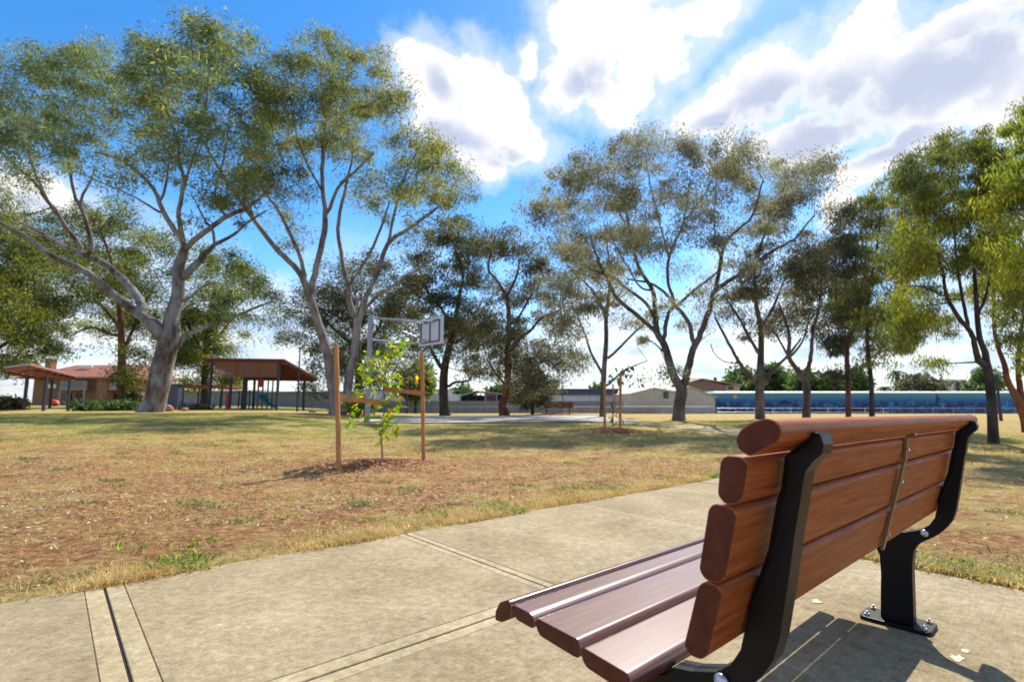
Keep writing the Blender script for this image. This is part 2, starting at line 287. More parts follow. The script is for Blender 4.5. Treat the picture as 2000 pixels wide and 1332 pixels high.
M['mural'] = mm_

# ------------------------------------------------------------------ builders
def mesh_obj(name, V, Fc, mat, parent=None, smooth_=False, uv=None, mats=None, midx=None):
    V = np.asarray(V, dtype=np.float32); me = bpy.data.meshes.new(name)
    if isinstance(Fc, np.ndarray) and Fc.ndim == 2:
        k = Fc.shape[1]; nF = len(Fc); loops = Fc.ravel(); starts = np.arange(nF)*k; tot = np.full(nF, k)
    else:
        nF = len(Fc); tot = np.array([len(f) for f in Fc]); starts = np.concatenate([[0], np.cumsum(tot)[:-1]]) if nF else np.array([0]); loops = np.concatenate([np.asarray(f) for f in Fc])
    me.vertices.add(len(V)); me.vertices.foreach_set('co', V.ravel())
    me.loops.add(len(loops)); me.loops.foreach_set('vertex_index', loops.astype(np.int32))
    me.polygons.add(nF); me.polygons.foreach_set('loop_start', starts.astype(np.int32)); me.polygons.foreach_set('loop_total', tot.astype(np.int32))
    me.polygons.foreach_set('use_smooth', np.full(nF, bool(smooth_)))
    for m in (mats or [mat]): me.materials.append(m)
    if midx is not None: me.polygons.foreach_set('material_index', np.asarray(midx, dtype=np.int32))
    if uv is not None:
        l = me.uv_layers.new(name='UVMap'); l.data.foreach_set('uv', np.asarray(uv, dtype=np.float32)[loops].ravel())
    me.update(calc_edges=True); me.validate()
    o = bpy.data.objects.new(name, me); col.objects.link(o)
    if parent is not None:
        o.parent = parent; o.location = -Vector(parent.location)   # geometry is given in world coordinates
    return o
def tag(o, label=None, cat=None, group=None, kind=None):
    if label: o['label'] = label
    if cat: o['category'] = cat
    if group: o['group'] = group
    if kind: o['kind'] = kind
    return o
def empty(name, loc, label, cat, group=None):
    o = bpy.data.objects.new(name, None); col.objects.link(o); o.location = tuple(loc); o.empty_display_size = 0.2
    return tag(o, label, cat, group)
class MB:
    def __init__(s): s.V = []; s.F = []; s.uv = []
    def add(s, V, Fc, uv=None):
        n = len(s.V); s.V += [tuple(v) for v in V]; s.F += [[i+n for i in f] for f in Fc]; s.uv += list(uv) if uv is not None else [(0, 0)]*len(V)
    def box(s, c, size, rz=0, rx=0, ry=0):
        from mathutils import Euler
        e = Euler((rx, ry, rz)).to_matrix(); h = [x/2 for x in size]; V = []
        for z in (-1, 1):
            for x, y in ((-1,-1),(1,-1),(1,1),(-1,1)): V.append(tuple(Vector(c)+e @ Vector((x*h[0], y*h[1], z*h[2]))))
        s.add(V, [(0,3,2,1),(4,5,6,7),(0,1,5,4),(1,2,6,5),(2,3,7,6),(3,0,4,7)], [(v[0], (i > 3)*1.0) for i, v in enumerate(V)]); return s
    def tube(s, pts, r, n=8, cap=True):
        V, Fc = tube(np.array(pts, dtype=float), r, n, cap); s.add(V, [list(f) for f in Fc]); return s
    def bar(s, a, b_, w, h):         # rectangular bar from a to b
        a = Vector(a); b_ = Vector(b_); d = (b_-a).normalized(); up = Vector((0,0,1)) if abs(d.z) < 0.9 else Vector((0,1,0))
        x = d.cross(up).normalized()*w/2; y = x.normalized().cross(d)*h/2
        V = [p+i*x+j*y for p in (a, b_) for i, j in ((-1,-1),(1,-1),(1,1),(-1,1))]
        s.add([tuple(v) for v in V], [(0,1,2,3),(7,6,5,4),(0,4,5,1),(1,5,6,2),(2,6,7,3),(3,7,4,0)]); return s
    def prism(s, pts, fn, a, b_, uvs=1.0):   # polygon extruded: fn(p, a) -> xyz
        n = len(pts); V = [fn(p, a) for p in pts]+[fn(p, b_) for p in pts]; uv = []
        per = 0; pr = pts[0]
        for p in pts:
            per += math.hypot(p[0]-pr[0], p[1]-pr[1]); pr = p; uv.append((a*uvs, per))
        uv += [(b_*uvs, u[1]) for u in uv]
        s.add(V, [list(range(n))[::-1], list(range(n, 2*n))]+[(i, (i+1) % n, n+(i+1) % n, n+i) for i in range(n)], uv); return s
    def build(s, name, mat, parent=None, smooth_=False, bevel=0, seg=2):
        o = mesh_obj(name, s.V, s.F, mat, parent, smooth_, s.uv)
        bm = bmesh.new(); bm.from_mesh(o.data)
        bmesh.ops.recalc_face_normals(bm, faces=bm.faces)
        if bevel:
            es = [e for e in bm.edges if len(e.link_faces) == 2 and e.calc_face_angle(0) > 0.5]
            bmesh.ops.bevel(bm, geom=es, offset=bevel, segments=seg, profile=0.5, affect='EDGES', clamp_overlap=True)
        bm.to_mesh(o.data); bm.free()
        return o
def tube(P_, r, n=8, cap=True):
    P_ = np.asarray(P_, float); k = len(P_); r = np.full(k, r) if np.isscalar(r) else np.asarray(r, float)
    T = np.gradient(P_, axis=0); T /= np.linalg.norm(T, axis=1)[:, None]+1e-9
    ref = np.array([0, 1.0, 0]) if abs(T[0, 1]) < 0.9 else np.array([1.0, 0, 0])
    A = np.cross(T, ref); A /= np.linalg.norm(A, axis=1)[:, None]+1e-9; B = np.cross(T, A)
    th = np.arange(n)/n*2*math.pi
    V = (P_[:, None, :]+r[:, None, None]*(np.cos(th)[None, :, None]*A[:, None, :]+np.sin(th)[None, :, None]*B[:, None, :])).reshape(-1, 3)
    i = np.arange(k-1)[:, None]*n; j = np.arange(n)[None, :]; j2 = (j+1) % n
    Fq = np.stack([i+j, i+j2, i+n+j2, i+n+j], -1).reshape(-1, 4)
    if cap and k:
        return V, [list(f) for f in Fq]+[list(range(n))[::-1], [(k-1)*n+q for q in range(n)]]
    return V, Fq
def rounded(pts, r, n=3):
    out = []; m = len(pts)
    for i in range(m):
        p0, p1, p2 = np.array(pts[i-1]), np.array(pts[i]), np.array(pts[(i+1) % m])
        a = (p0-p1); b_ = (p2-p1); la, lb = np.linalg.norm(a), np.linalg.norm(b_); q = min(r, la*0.45, lb*0.45)
        A = p1+a/la*q; B = p1+b_/lb*q
        for k in range(n+1):
            t_ = k/n; out.append(tuple((1-t_)**2*A+2*t_*(1-t_)*p1+t_*t_*B))
    return out

# bench / path frame of reference: s runs along the path, t across it
S_ = np.array([0.74577686, 0.66619582]); T_ = np.array([-0.66619582, 0.74577686]); K_ = -0.0131
def W(s, t_, z): return (s*S_[0]+t_*T_[0], s*S_[1]+t_*T_[1], z+K_*s)
def ss(x, a, b_): x = np.clip((np.asarray(x, float)-a)/(b_-a), 0, 1); return x*x*(3-2*x)
def terrain(x, y):
    x = np.asarray(x, float); y = np.asarray(y, float)
    s = x*S_[0]+y*S_[1]; near = K_*np.clip(s, -6, 9)
    f = ss(y, 7, 20)
    far = 0.10+0.33*ss(-x/(np.abs(y)+4), 0.12, 0.5)-0.55*ss(y, 30, 62)*(1-ss(-x/(np.abs(y)+4), 0.12, 0.5))
    far = far - 0.0
    return near*(1-f)+far*f
def tz(x, y): return float(terrain(x, y))
def gpix(u, v, z0=None):                # ground point seen at u,v
    r = ray(u, v); d = 1.0; lo = None
    prev = 0.3
    for i in range(1, 4000):
        l = 0.3*1.004**i; x, y, z = r[0]*l, r[1]*l, H+r[2]*l
        if z < tz(x, y): return np.array([x, y, tz(x, y)])
    return np.array([x, y, z])
# centre line of the path that bends away to the court
PATHC = [(W(s, 2.53, 0)[0], W(s, 2.53, 0)[1]) for s in np.linspace(5.95, 8.5, 6)]
for s, t_ in [(10.0,2.95),(11.8,3.8),(13.6,5.2),(15.2,7.2),(16.2,9.6),(16.6,12.2),(16.0,15.2)]: PATHC.append((W(s, t_, 0)[0], W(s, t_, 0)[1]))
PATHC = np.array(PATHC)

# ------------------------------------------------------------------ ground sheet
def axis(parts):
    a = []
    for x0, x1, st in parts: a += list(np.arange(x0, x1-1e-6, st))
    return np.array(a+[parts[-1][1]])
xs = axis([(-700,-100,60),(-100,-40,6),(-40,-14,1.0),(-14,-6,0.25),(-6,6,0.08),(6,14,0.25),(14,40,1.0),(40,100,6),(100,700,60)])
ys = axis([(-60,-4,8),(-4,0.5,0.5),(0.5,9,0.08),(9,16,0.15),(16,40,0.7),(40,100,4),(100,900,60)])
X, Y = np.meshgrid(xs, ys); Z = terrain(X, Y)
s_, q_ = X*S_[0]+Y*S_[1], X*T_[0]+Y*T_[1]
lump = (np.sin(X*3.1+np.sin(Y*2.3)*1.3)*np.sin(Y*3.7+1.1*np.sin(X*1.9))*0.010+np.sin(X*9.3+Y*4.1)*np.sin(Y*8.7-X*3.3)*0.005)
Z = Z+lump+0.012*(rng.random(X.shape)-0.5)*(np.abs(X) < 6)*(Y < 9)
def path_mask(X, Y, grow=0.0):
    s, q = X*S_[0]+Y*S_[1], X*T_[0]+Y*T_[1]
    a = (q > 0.02-grow) & (q < 3.27+grow) & (s < 3.73+grow) & (s > -4)
    b_ = (q > 1.775-grow) & (q < 3.27+grow) & (s > -8) & (s < 6.0)
    d = np.min([np.hypot(X-p[0], Y-p[1]) for p in dense_c], axis=0) < 0.76+grow
    return a | b_ | d
dense_c = []
for i in range(len(PATHC)-1):
    for k in range(6): dense_c.append(PATHC[i]+(PATHC[i+1]-PATHC[i])*k/6)
pm = path_mask(X, Y, -0.03); Z = np.where(pm, Z-0.09, Z)
verge = np.exp(-np.abs(q_-3.40)/0.22)*(s_ < 7)
mnd = np.exp(-(((X+1.95)**2+(Y-7.75)**2)/1.0)); Z = Z+0.06*mnd
nx, ny = len(xs), len(ys); idx = np.arange(nx*ny).reshape(ny, nx)
Fg = np.stack([idx[:-1, :-1], idx[:-1, 1:], idx[1:, 1:], idx[1:, :-1]], -1).reshape(-1, 4)
g = mesh_obj('ground', np.stack([X, Y, Z], -1).reshape(-1, 3), Fg, M['ground'], smooth_=True); tag(g, kind='structure')
ca = g.data.color_attributes.new('cover', 'FLOAT_COLOR', 'POINT')
sright = ss(s_, 4, 7)*ss(-q_, -3, 0)
strawc = 0.12+0.40*verge+0.28*ss(Y, 7, 13)+0.25*ss(X, 1.5, 6)+0.3*ss(Y, 18, 26)
greenc = 0.0+0.10*verge+0.16*ss(Y, 9, 12)+0.22*ss(Y, 10, 15)*ss(-X, -2, 6)-0.25*ss(Y, 19, 24)+0.33*ss(Y, 33, 42)
cv = np.zeros((nx*ny, 4), np.float32); cv[:, 0] = np.clip(strawc, 0, 1).ravel(); cv[:, 1] = np.clip(greenc, 0, 1).ravel(); cv[:, 3] = 1
ca.data.foreach_set('color', cv.ravel())

# ------------------------------------------------------------------ path slabs
path = bpy.data.objects.new('path', None); col.objects.link(path); tag(path, kind='structure')
def slab(name, parent, s0, s1, t0, t1, strips, th=0.12, z=0.012, gap=0.005):
    """slab with float-finished middle and smooth tooled margins; strips = widths at (s0, s1, t0, t1)"""
    a, c_, e, f = strips; gr = 0.0018
    def bx(m, x0, x1, y0, y1, zt):
        V = [W(x, y, zz) for zz in (z-th, zt) for x, y in ((x0,y0),(x1,y0),(x1,y1),(x0,y1))]
        m.add(V, [(0,3,2,1),(4,5,6,7),(0,1,5,4),(1,2,6,5),(2,3,7,6),(3,0,4,7)])
    s0 += gap; s1 -= gap; t0 += gap; t1 -= gap
    m = MB(); bx(m, s0+(a+gr if a else 0), s1-(c_+gr if c_ else 0), t0+(e+gr if e else 0), t1-(f+gr if f else 0), z)
    o = m.build(name, M['concrete'], parent, bevel=0.0025, seg=1)
    m = MB()
    if a: bx(m, s0, s0+a, t0+(e+gr if e else 0), t1-(f+gr if f else 0), z-0.001)
    if c_: bx(m, s1-c_, s1, t0+(e+gr if e else 0), t1-(f+gr if f else 0), z-0.001)
    if e: bx(m, s0, s1, t0, t0+e, z-0.001)
    if f: bx(m, s0, s1, t1-f, t1, z-0.001)
    m2 = MB(); bx(m2, s0-gap, s1+gap, t0-gap, t1+gap, z-0.006-th*0); V = m2.V
    if m.V:
        q = m.build('margin', M['concrete_trowelled'], o if o.parent is None else o, bevel=0.003, seg=1); q.location = (0, 0, 0)
    return o
slab('slab', path, -3.2, -1.42, 1.775, 3.30, (0.07, 0.07, 0.07, 0.0))
slab('slab', path, -1.42, 0.262, 1.775, 3.30, (0.07, 0.07, 0.07, 0.0))
slab('slab', path, 0.262, 1.915, 1.775, 3.30, (0.07, 0.05, 0.07, 0.0))
slab('slab', path, 1.915, 3.71, 1.775, 3.28, (0.05, 0.05, 0.07, 0.0), gap=0.004)
slab('slab', path, 3.71, 5.93, 1.775, 3.27, (0.05, 0.05, 0.05, 0.0), gap=0.002)
fm = MB(); V = [W(x, y, zz) for zz in (-0.10, 0.004) for x, y in ((-3.2,1.765),(5.9,1.765),(5.9,3.24),(-3.2,3.24))]
fm.add(V, [(0,3,2,1),(4,5,6,7),(0,1,5,4),(1,2,6,5),(2,3,7,6),(3,0,4,7)]); fm.build('joint', M['joint_filler'], path)
# bend towards the court
C = np.array(dense_c); Tn = np.gradient(C, axis=0); Tn /= np.linalg.norm(Tn, axis=1)[:, None]; Nn = np.stack([-Tn[:, 1], Tn[:, 0]], 1)
for k0 in range(0, len(C)-1, 9):
    k1 = min(k0+9, len(C)-1); m = MB(); V = []; Fc = []
    for k in range(k0, k1+1):
        shr = 0.995 if k in (k0, k1) else 1
        for sg in (-1, 1):
            p = C[k]+Nn[k]*sg*0.745+(Tn[k]*0.006 if k == k0 else (-Tn[k]*0.006 if k == k1 else 0)); zz = tz(*p)+0.014
            V += [(p[0], p[1], zz), (p[0], p[1], zz-0.12)]
    n = k1-k0+1
    for i in range(n-1):
        a = i*4; Fc += [(a, a+2, a+6, a+4), (a+1, a+5, a+7, a+3), (a, a+4, a+5, a+1), (a+2, a+3, a+7, a+6)]
    Fc += [(0,1,3,2), ((n-1)*4, (n-1)*4+2, (n-1)*4+3, (n-1)*4+1)]
    m.add(V, Fc); m.build('slab', M['concrete'], path, bevel=0.003, seg=1)
pad = bpy.data.objects.new('pavement', None); col.objects.link(pad); tag(pad, kind='structure')
slab('slab', pad, -1.9, 3.735, 0.02, 1.775, (0.0, 0.06, 0.16, 0.06), z=0.011, gap=0.004)
def stain(s, t_, r, sd, z=0.0135):
    rr = random.Random(sd); pts = [(s+r*math.cos(a)*rr.uniform(0.45, 1.2), t_+r*0.7*math.sin(a)*rr.uniform(0.5, 1.2)) for a in np.linspace(0, 6.28, 15)[:-1]]
    MB().prism(pts, lambda p, h: W(p[0], p[1], h), z-0.002, z).build('paint_splash', M['flat_stain'], pad)
stain(2.74, 0.93, 0.035, 1); stain(2.52, 0.40, 0.034, 2); stain(2.62, 0.39, 0.022, 3); stain(1.75, 0.52, 0.03, 4)

# court (pale concrete) in the middle distance
court = []
cc = [(-6.0,18.9),(5.2,20.5),(4.6,29.5),(-4.9,28.0)]
NU, NV = 24, 12; V = []; 
for j in range(NV+1):
    for i in range(NU+1):
        a, b_ = i/NU, j/NV
        p = np.array(cc[0])*(1-a)*(1-b_)+np.array(cc[1])*a*(1-b_)+np.array(cc[2])*a*b_+np.array(cc[3])*(1-a)*b_
        V.append((p[0], p[1], tz(*p)+0.045))
Fc = [(j*(NU+1)+i, j*(NU+1)+i+1, (j+1)*(NU+1)+i+1, (j+1)*(NU+1)+i) for j in range(NV) for i in range(NU)]
o = mesh_obj('court', V, Fc, M['concrete_pale'], smooth_=True); tag(o, kind='structure')

# ------------------------------------------------------------------ the bench
bench = empty('park_bench', W(1.9, 0.7, 0.0), 'brown wooden slatted park bench with black cast legs on the concrete pad, seen from behind', 'bench')
B0, B1 = 0.85, 2.94
planks = dict(
 rail=([(.397,.848),(.387,.866),(.367,.879),(.345,.886),(.328,.880),(.321,.866),(.327,.850),(.355,.833),(.375,.823),(.391,.832)], 0.006),
 b1=([(.424,.812),(.414,.822),(.388,.822),(.376,.812),(.387,.757),(.400,.744),(.420,.742),(.432,.755)], 0.008),
 b2=([(.449,.730),(.440,.740),(.410,.740),(.399,.728),(.424,.624),(.438,.611),(.461,.612),(.471,.626)], 0.0065),
 b3=([(.474,.598),(.464,.608),(.440,.609),(.430,.597),(.461,.492),(.474,.480),(.496,.480),(.505,.493)], 0.0065),
 s1=([(.970,.441),(.998,.428),(1.014,.402),(1.014,.382),(.990,.384),(.957,.402),(.954,.432),(.960,.441)], 0.006),
 s2=([(.946,.437),(.890,.434),(.876,.425),(.874,.410),(.885,.403),(.938,.406),(.949,.425)], 0.008),
 s3=([(.869,.431),(.748,.424),(.739,.412),(.741,.394),(.752,.386),(.861,.396),(.873,.412)], 0.009),
 s4=([(.735,.414),(.624,.403),(.615,.390),(.617,.374),(.629,.366),(.728,.378),(.741,.394)], 0.009))
for k, (pts, r) in planks.items():
    nm = 'top_rail' if k == 'rail' else ('back_slat' if k[0] == 'b' else 'seat_slat')
    m = MB(); off = random.random()*5
    pr = rounded(pts, r, 6)
    secs = [(0.0, 0.975), (0.0018, 1.0), (B1-B0-0.0018, 1.0), (B1-B0, 0.975)]
    cen = np.mean(pr, axis=0); V = []; uv = []; per = 0
    for ds, sc_ in secs:
        per = 0; pv = pr[0]
        for p in pr:
            per += math.hypot(p[0]-pv[0], p[1]-pv[1]); pv = p
            off_ = (1-sc_)*0.08; d_ = np.array(p)-cen; L = np.linalg.norm(d_); q = np.array(p)-d_/L*off_
            V.append(W(B0+ds, q[0], q[1])); uv.append((B0+ds+off, per+off))
    n = len(pr); Fc = [list(range(n))[::-1], list(range(3*n, 4*n))]+[(a*n+i, a*n+(i+1) % n, (a+1)*n+(i+1) % n, (a+1)*n+i) for a in range(3) for i in range(n)]
    m.add(V, Fc, uv); o = m.build(nm, M['wood_seat' if k[0] == 's' else 'wood'], bench)
    o.data.materials.append(M['wood_end'])
    for pl in o.data.polygons:
        pl.use_smooth = False
        if len(pl.vertices) > 4: pl.material_index = 1
frame_pts = [(.305,.858),(.301,.842),(.305,.826),(.320,.812),(.332,.795),(.338,.77),(.344,.74),(.355,.69),(.374,.59),(.392,.505),(.405,.466),(.426,.434),(.452,.405),(.476,.386),(.505,.366),(.525,.348),(.539,.323),(.548,.27),(.551,.229),(.556,.12),(.561,.022),
 (.675,.022),(.668,.12),(.661,.203),(.660,.28),(.672,.31),(.71,.328),(.80,.343),(.90,.362),(.975,.372),(1.0,.380),(1.0,.383),(.955,.398),(.872,.404),(.862,.394),(.752,.383),(.742,.377),(.73,.374),(.63,.362),(.612,.372),(.60,.388),(.56,.395),(.51,.412),(.48,.436),(.460,.468),(.452,.50),(.445,.56),(.427,.60),(.408,.65),(.388,.74),(.380,.76),(.373,.80),(.371,.815),(.360,.827),(.335,.844),(.323,.862)]
def bench_leg(sa, sb):
    fl = [(a, b_) if not (i >= 20 and b_ > .53) else (a-.010-.004*min(1, (b_-.53)/.2), b_) for i, (a, b_) in enumerate(frame_pts)]
    m = MB(); m.prism(fl, lambda p, s: W(s, p[0], p[1]), sa, sb); lg = m.build('leg', M['black_paint'], bench, bevel=0.004, seg=2)
    m = MB(); m.prism([(a+(.003 if i < 20 else 0), b_) for i, (a, b_) in enumerate(frame_pts)], lambda p, s: W(s, p[0], p[1]), sa+.018, sb-.018); q = m.build('rib', M['black_paint'], lg); q.location = (0,0,0)
    bp = MB(); pts = rounded([(sa-.05, .497), (sb+.05, .497), (sb+.05, .745), (sa-.05, .745)], 0.03, 5)
    bp.prism(pts, lambda p, z: W(p[0], p[1], z), 0.0105, 0.026); q = bp.build('base_plate', M['black_paint'], lg, bevel=0.003); q.location = (0,0,0)
    for a in (sa-.025, sb+.025):
        for c_ in (.522, .718):
            n_ = MB(); hx = [(a+.010*math.cos(h), c_+.010*math.sin(h)) for h in np.arange(6)*math.pi/3]
            n_.prism(hx, lambda p, z: W(p[0], p[1], z), 0.026, 0.034)
            n_.tube([W(a, c_, .034), W(a, c_, .044)], 0.005, 8); q = n_.build('bolt', M['galvanised'], lg); q.location = (0,0,0)
    for (tt, zz) in ((.497, .402),):
        n_ = MB(); n_.tube([W(sa-.002, tt, zz), W(sa-.006, tt, zz), W(sa-.010, tt, zz), W(sa-.012, tt, zz)], [0.014, 0.014, 0.010, 0.003], 14); q = n_.build('bolt', M['galvanised'], lg, smooth_=True); q.location = (0,0,0)
bench_leg(0.965, 1.015); bench_leg(2.715, 2.765)
m = MB(); st = [(.352,.831),(.373,.822),(.383,.757),(.458,.484)]
for a, b_ in zip(st[:-1], st[1:]):
    d = np.array(b_)-np.array(a); nn = np.array([-d[1], d[0]])/np.linalg.norm(d)*0.0035
    q = [np.array(a)-nn, np.array(b_)-nn, np.array(b_)+nn, np.array(a)+nn]
    m.prism([tuple(x) for x in q], lambda p, s: W(s, p[0]-.003, p[1]), 1.895, 1.917)
m.build('back_brace', M['strap_metal'], bench)
for sx in (1.906,):
    for tt, zz in ((.379,.785),(.401,.69),(.445,.53)):
        m = MB(); m.tube([W(sx, tt-.007, zz), W(sx, tt-.012, zz+.001)], 0.006, 8); m.build('screw', M['galvanised'], bench)
m = MB()
for a, b_ in zip([(1.0,.378),(.955,.394),(.872,.398),(.745,.380)], [(.955,.394),(.872,.398),(.745,.380),(.63,.362)]):
    m.prism([(a[0],a[1]-.004),(b_[0],b_[1]-.004),(b_[0],b_[1]),(a[0],a[1])], lambda p, s: W(s, p[0], p[1]), 1.89, 1.92)
m.build('seat_brace', M['strap_metal'], bench)

# ------------------------------------------------------------------ trees
def catmull(pts, k=4):
    pts = [np.array(p, float) for p in pts]; 
    if len(pts) < 3: return [pts[0]+(pts[-1]-pts[0])*i/k for i in range(k+1)]
    q = [2*pts[0]-pts[1]]+pts+[2*pts[-1]-pts[-2]]; out = []
    for i in range(1, len(q)-2):
        for j in range(k):
            t_ = j/k; a, b_, c_, d = q[i-1], q[i], q[i+1], q[i+2]
            out.append(0.5*((2*b_)+(c_-a)*t_+(2*a-5*b_+4*c_-d)*t_**2+(-a+3*b_-3*c_+d)*t_**3))
    out.append(pts[-1]); return out
def leaves(centres, n_each, spread, length, width, droop, r, wind=(0,0,0)):
    n = len(centres)*n_each; c = np.repeat(centres, n_each, axis=0); sp = np.repeat(np.asarray(spread), n_each)[:, None]
    g_ = r.normal(size=(n, 3)); g_[:, 2] *= 0.62
    rad = np.linalg.norm(g_, axis=1)[:, None]; g_ = g_/np.maximum(rad, 1e-6)*np.minimum(rad, 1.9)
    c = c+g_*sp+np.array([0, 0, -0.25])*sp*(r.random((n, 1))**2)
    cd = np.repeat(r.normal(size=(len(centres), 3))*[1, 1, .4], n_each, axis=0); d = r.normal(size=(n, 3)); d = d/np.linalg.norm(d, axis=1)[:, None]+cd*0.45; d /= np.linalg.norm(d, axis=1)[:, None]; d = d*(1-droop)+np.array([0, 0, -1.0])*droop+np.array(wind); d /= np.linalg.norm(d, axis=1)[:, None]
    w = np.cross(d, r.normal(size=(n, 3))); w /= np.linalg.norm(w, axis=1)[:, None]+1e-9
    L = length*(0.6+0.8*r.random((n, 1))); Wd = width*(0.7+0.6*r.random((n, 1)))
    V = np.stack([c, c+d*L*0.45+w*Wd/2, c+d*L, c+d*L*0.45-w*Wd/2], 1).reshape(-1, 3)
    return V, np.arange(n*4).reshape(-1, 4)
def tree(name, label, d, base, branches, blobs_, barkm, leafm, n_leaf, lsize=(0.22,0.05), depth=4.0, droop=0.45, seed=1, spacing=22, twig=1.0, group=None, spread=1.0, cat='tree', wind=(0,0,0), wk=0.76, sink=0.15):
    r = np.random.default_rng(seed); u0, v0 = base
    bx, by, _ = P(u0, v0, d); root = empty(name, (bx, by, tz(bx, by)), label, cat, group)
    nodes = []; par = []; rad = []; px = []; tubes = []
    pxm = d/1000.0
    for bi, br in enumerate(branches):
        br = [(p[0], p[1], p[2] if p[2] < 5 else 5+(p[2]-5)*wk) for p in br]
        if bi == 0: d0 = d; start = None
        else:
            A = np.array(px); dd = (A[:, 0]-br[0][0])**2+(A[:, 1]-br[0][1])**2; start = int(np.argmin(dd)); d0 = nodes[start][1]
        Lpx = sum(math.hypot(a[0]-b_[0], a[1]-b_[1]) for a, b_ in zip(br[:-1], br[1:]))
        dend = 0 if bi == 0 else r.uniform(-1, 1)*min(depth*0.8, Lpx*pxm*0.6)
        pts = catmull([(p[0], p[1], p[2]) for p in br], 4); n = len(pts); P3 = []; Rr = []
        for i, p in enumerate(pts):
            f = i/(n-1); dep = d0+dend*f**1.2; q = P(p[0], p[1], dep)
            if i and bi: q = q+r.normal(size=3)*0.006*Lpx*pxm*0.3
            P3.append(q); Rr.append(max(p[2]*dep/1000/2, 0.008))
        if bi == 0:
            P3[0][2] = tz(P3[0][0], P3[0][1])-sink
        if start is not None: P3[0] = nodes[start].copy(); Rr[0] = min(Rr[0], rad[start])
        ids = []
        for i in range(n):
            if start is not None and i == 0: ids.append(start); continue
            nodes.append(P3[i]); rad.append(Rr[i]); px.append((pts[i][0], pts[i][1])); par.append(ids[-1] if ids else -1); ids.append(len(nodes)-1)
        tubes.append((np.array(P3), np.array(Rr), 12 if bi == 0 else (9 if Rr[0] > 0.07 else 6)))
    # leaf clusters
    cs = []; sp = []
    for bl in blobs_:
        u, v, rx, ry = bl[:4]; dn = bl[4] if len(bl) > 4 else 1.0
        k = max(3, int(math.pi*rx*ry/spacing**2*dn*1.5)); dc = r.uniform(-1, 1)*depth*0.75
        for _ in range(int(k*0.76)):
            a = r.uniform(0, 2*math.pi); q = math.sqrt(r.uniform(0, 1)); cs.append(P(u+rx*q*math.cos(a), v+ry*q*math.sin(a), max(d*0.5, d+dc+r.normal()*rx*pxm*0.6))); sp.append(spacing*pxm*0.66*r.uniform(0.5, 1.5)*spread)
        ns = max(1, int(round(k*0.24/7)))
        for _ in range(ns):
            a = r.uniform(0, 2*math.pi); q = math.sqrt(r.uniform(0, 1)); su = u+rx*q*math.cos(a); sv = v+ry*q*math.sin(a)
            sz = dc+r.normal()*rx*pxm*0.55; R1 = spacing*r.uniform(1.0, 2.0)
            for _ in range(int(round(k*0.24/ns))):
                a = r.uniform(0, 2*math.pi); q = R1*math.sqrt(r.uniform(0, 1)); uu = su+q*math.cos(a); f_ = q/R1
                vv = sv-R1*0.15*(1-f_*f_)+r.normal()*R1*0.22+R1*0.15*f_; dz = sz+q*math.sin(a)*pxm
                cs.append(P(uu, vv, max(d*0.5, d+dz))); sp.append(spacing*pxm*0.58*r.uniform(0.5, 1.4)*spread)
    cs = np.array(cs); sp = np.array(sp)
    # twigs: join every cluster to the nearest suitable branch point
    Nn_ = np.array(nodes); par_n = list(range(len(nodes)))
    order = np.argsort([np.min(np.linalg.norm(Nn_-c, axis=1)) for c in cs]) if len(cs) else []
    pts_all = [*nodes]; seg = []; cnt = {}
    arr = np.array(pts_all); rr_ = list(rad)
    trunk_cut = arr[:, 2] > (tz(bx, by)+0.22*(cs[:, 2].max()-tz(bx, by)) if len(cs) else 0)
    pen = np.where(trunk_cut, 0, 100.0)
    for ci in order:
        c = cs[ci]; dv = c-arr; dist = np.linalg.norm(dv, axis=1)+pen+np.maximum(0, -dv[:, 2])*1.2
        j = int(np.argmin(dist)); a = arr[j]; L = np.linalg.norm(c-a)
        if L < 0.05: continue
        k = 3 if L < 1.2 else 5; mid = a+(c-a)*0.5+r.normal(size=3)*0.10*L+np.array([0, 0, -0.05*L])
        path_ = catmull([a, mid, c], k)[::1]; r0 = min(rr_[j]*0.75, 0.012+0.015*L)*twig; rs = np.linspace(r0, 0.006*twig, len(path_))
        tubes.append((np.array(path_), rs, 4)); new = np.array(path_[1:]); arr = np.vstack([arr, new]); pen = np.concatenate([pen, np.zeros(len(new))]); rr_ += list(rs[1:])
    Vs = []; Fs = []; n = 0
    for P3, Rr, k in tubes:
        V_, F_ = tube(P3, Rr, k, False); Vs.append(V_); Fs.append(F_+n); n += len(V_)
    # root flare
    V = np.vstack(Vs); zb = tz(bx, by)
    w0 = branches[0][0][2]*pxm/2
    low_ = (V[:, 2] < zb+2.0*w0) & (np.hypot(V[:, 0]-bx, V[:, 1]-by) < 3*w0)
    an = np.arctan2(V[low_, 1]-by, V[low_, 0]-bx); f = 1+0.10*np.sin(an*5+seed)*(1-(V[low_, 2]-zb)/(2*w0)).clip(0, 1)
    V[low_, 0] = bx+(V[low_, 0]-bx)*f; V[low_, 1] = by+(V[low_, 1]-by)*f
    mesh_obj('trunk', V, np.vstack(Fs), M[barkm], root, smooth_=True)
    if len(cs):
        per = max(8, int(n_leaf*1.12/len(cs))); V, Fc = leaves(cs, per, sp, lsize[0], lsize[1], droop, r, wind)
        mesh_obj('crown', V, Fc, M[leafm], root)
    return root

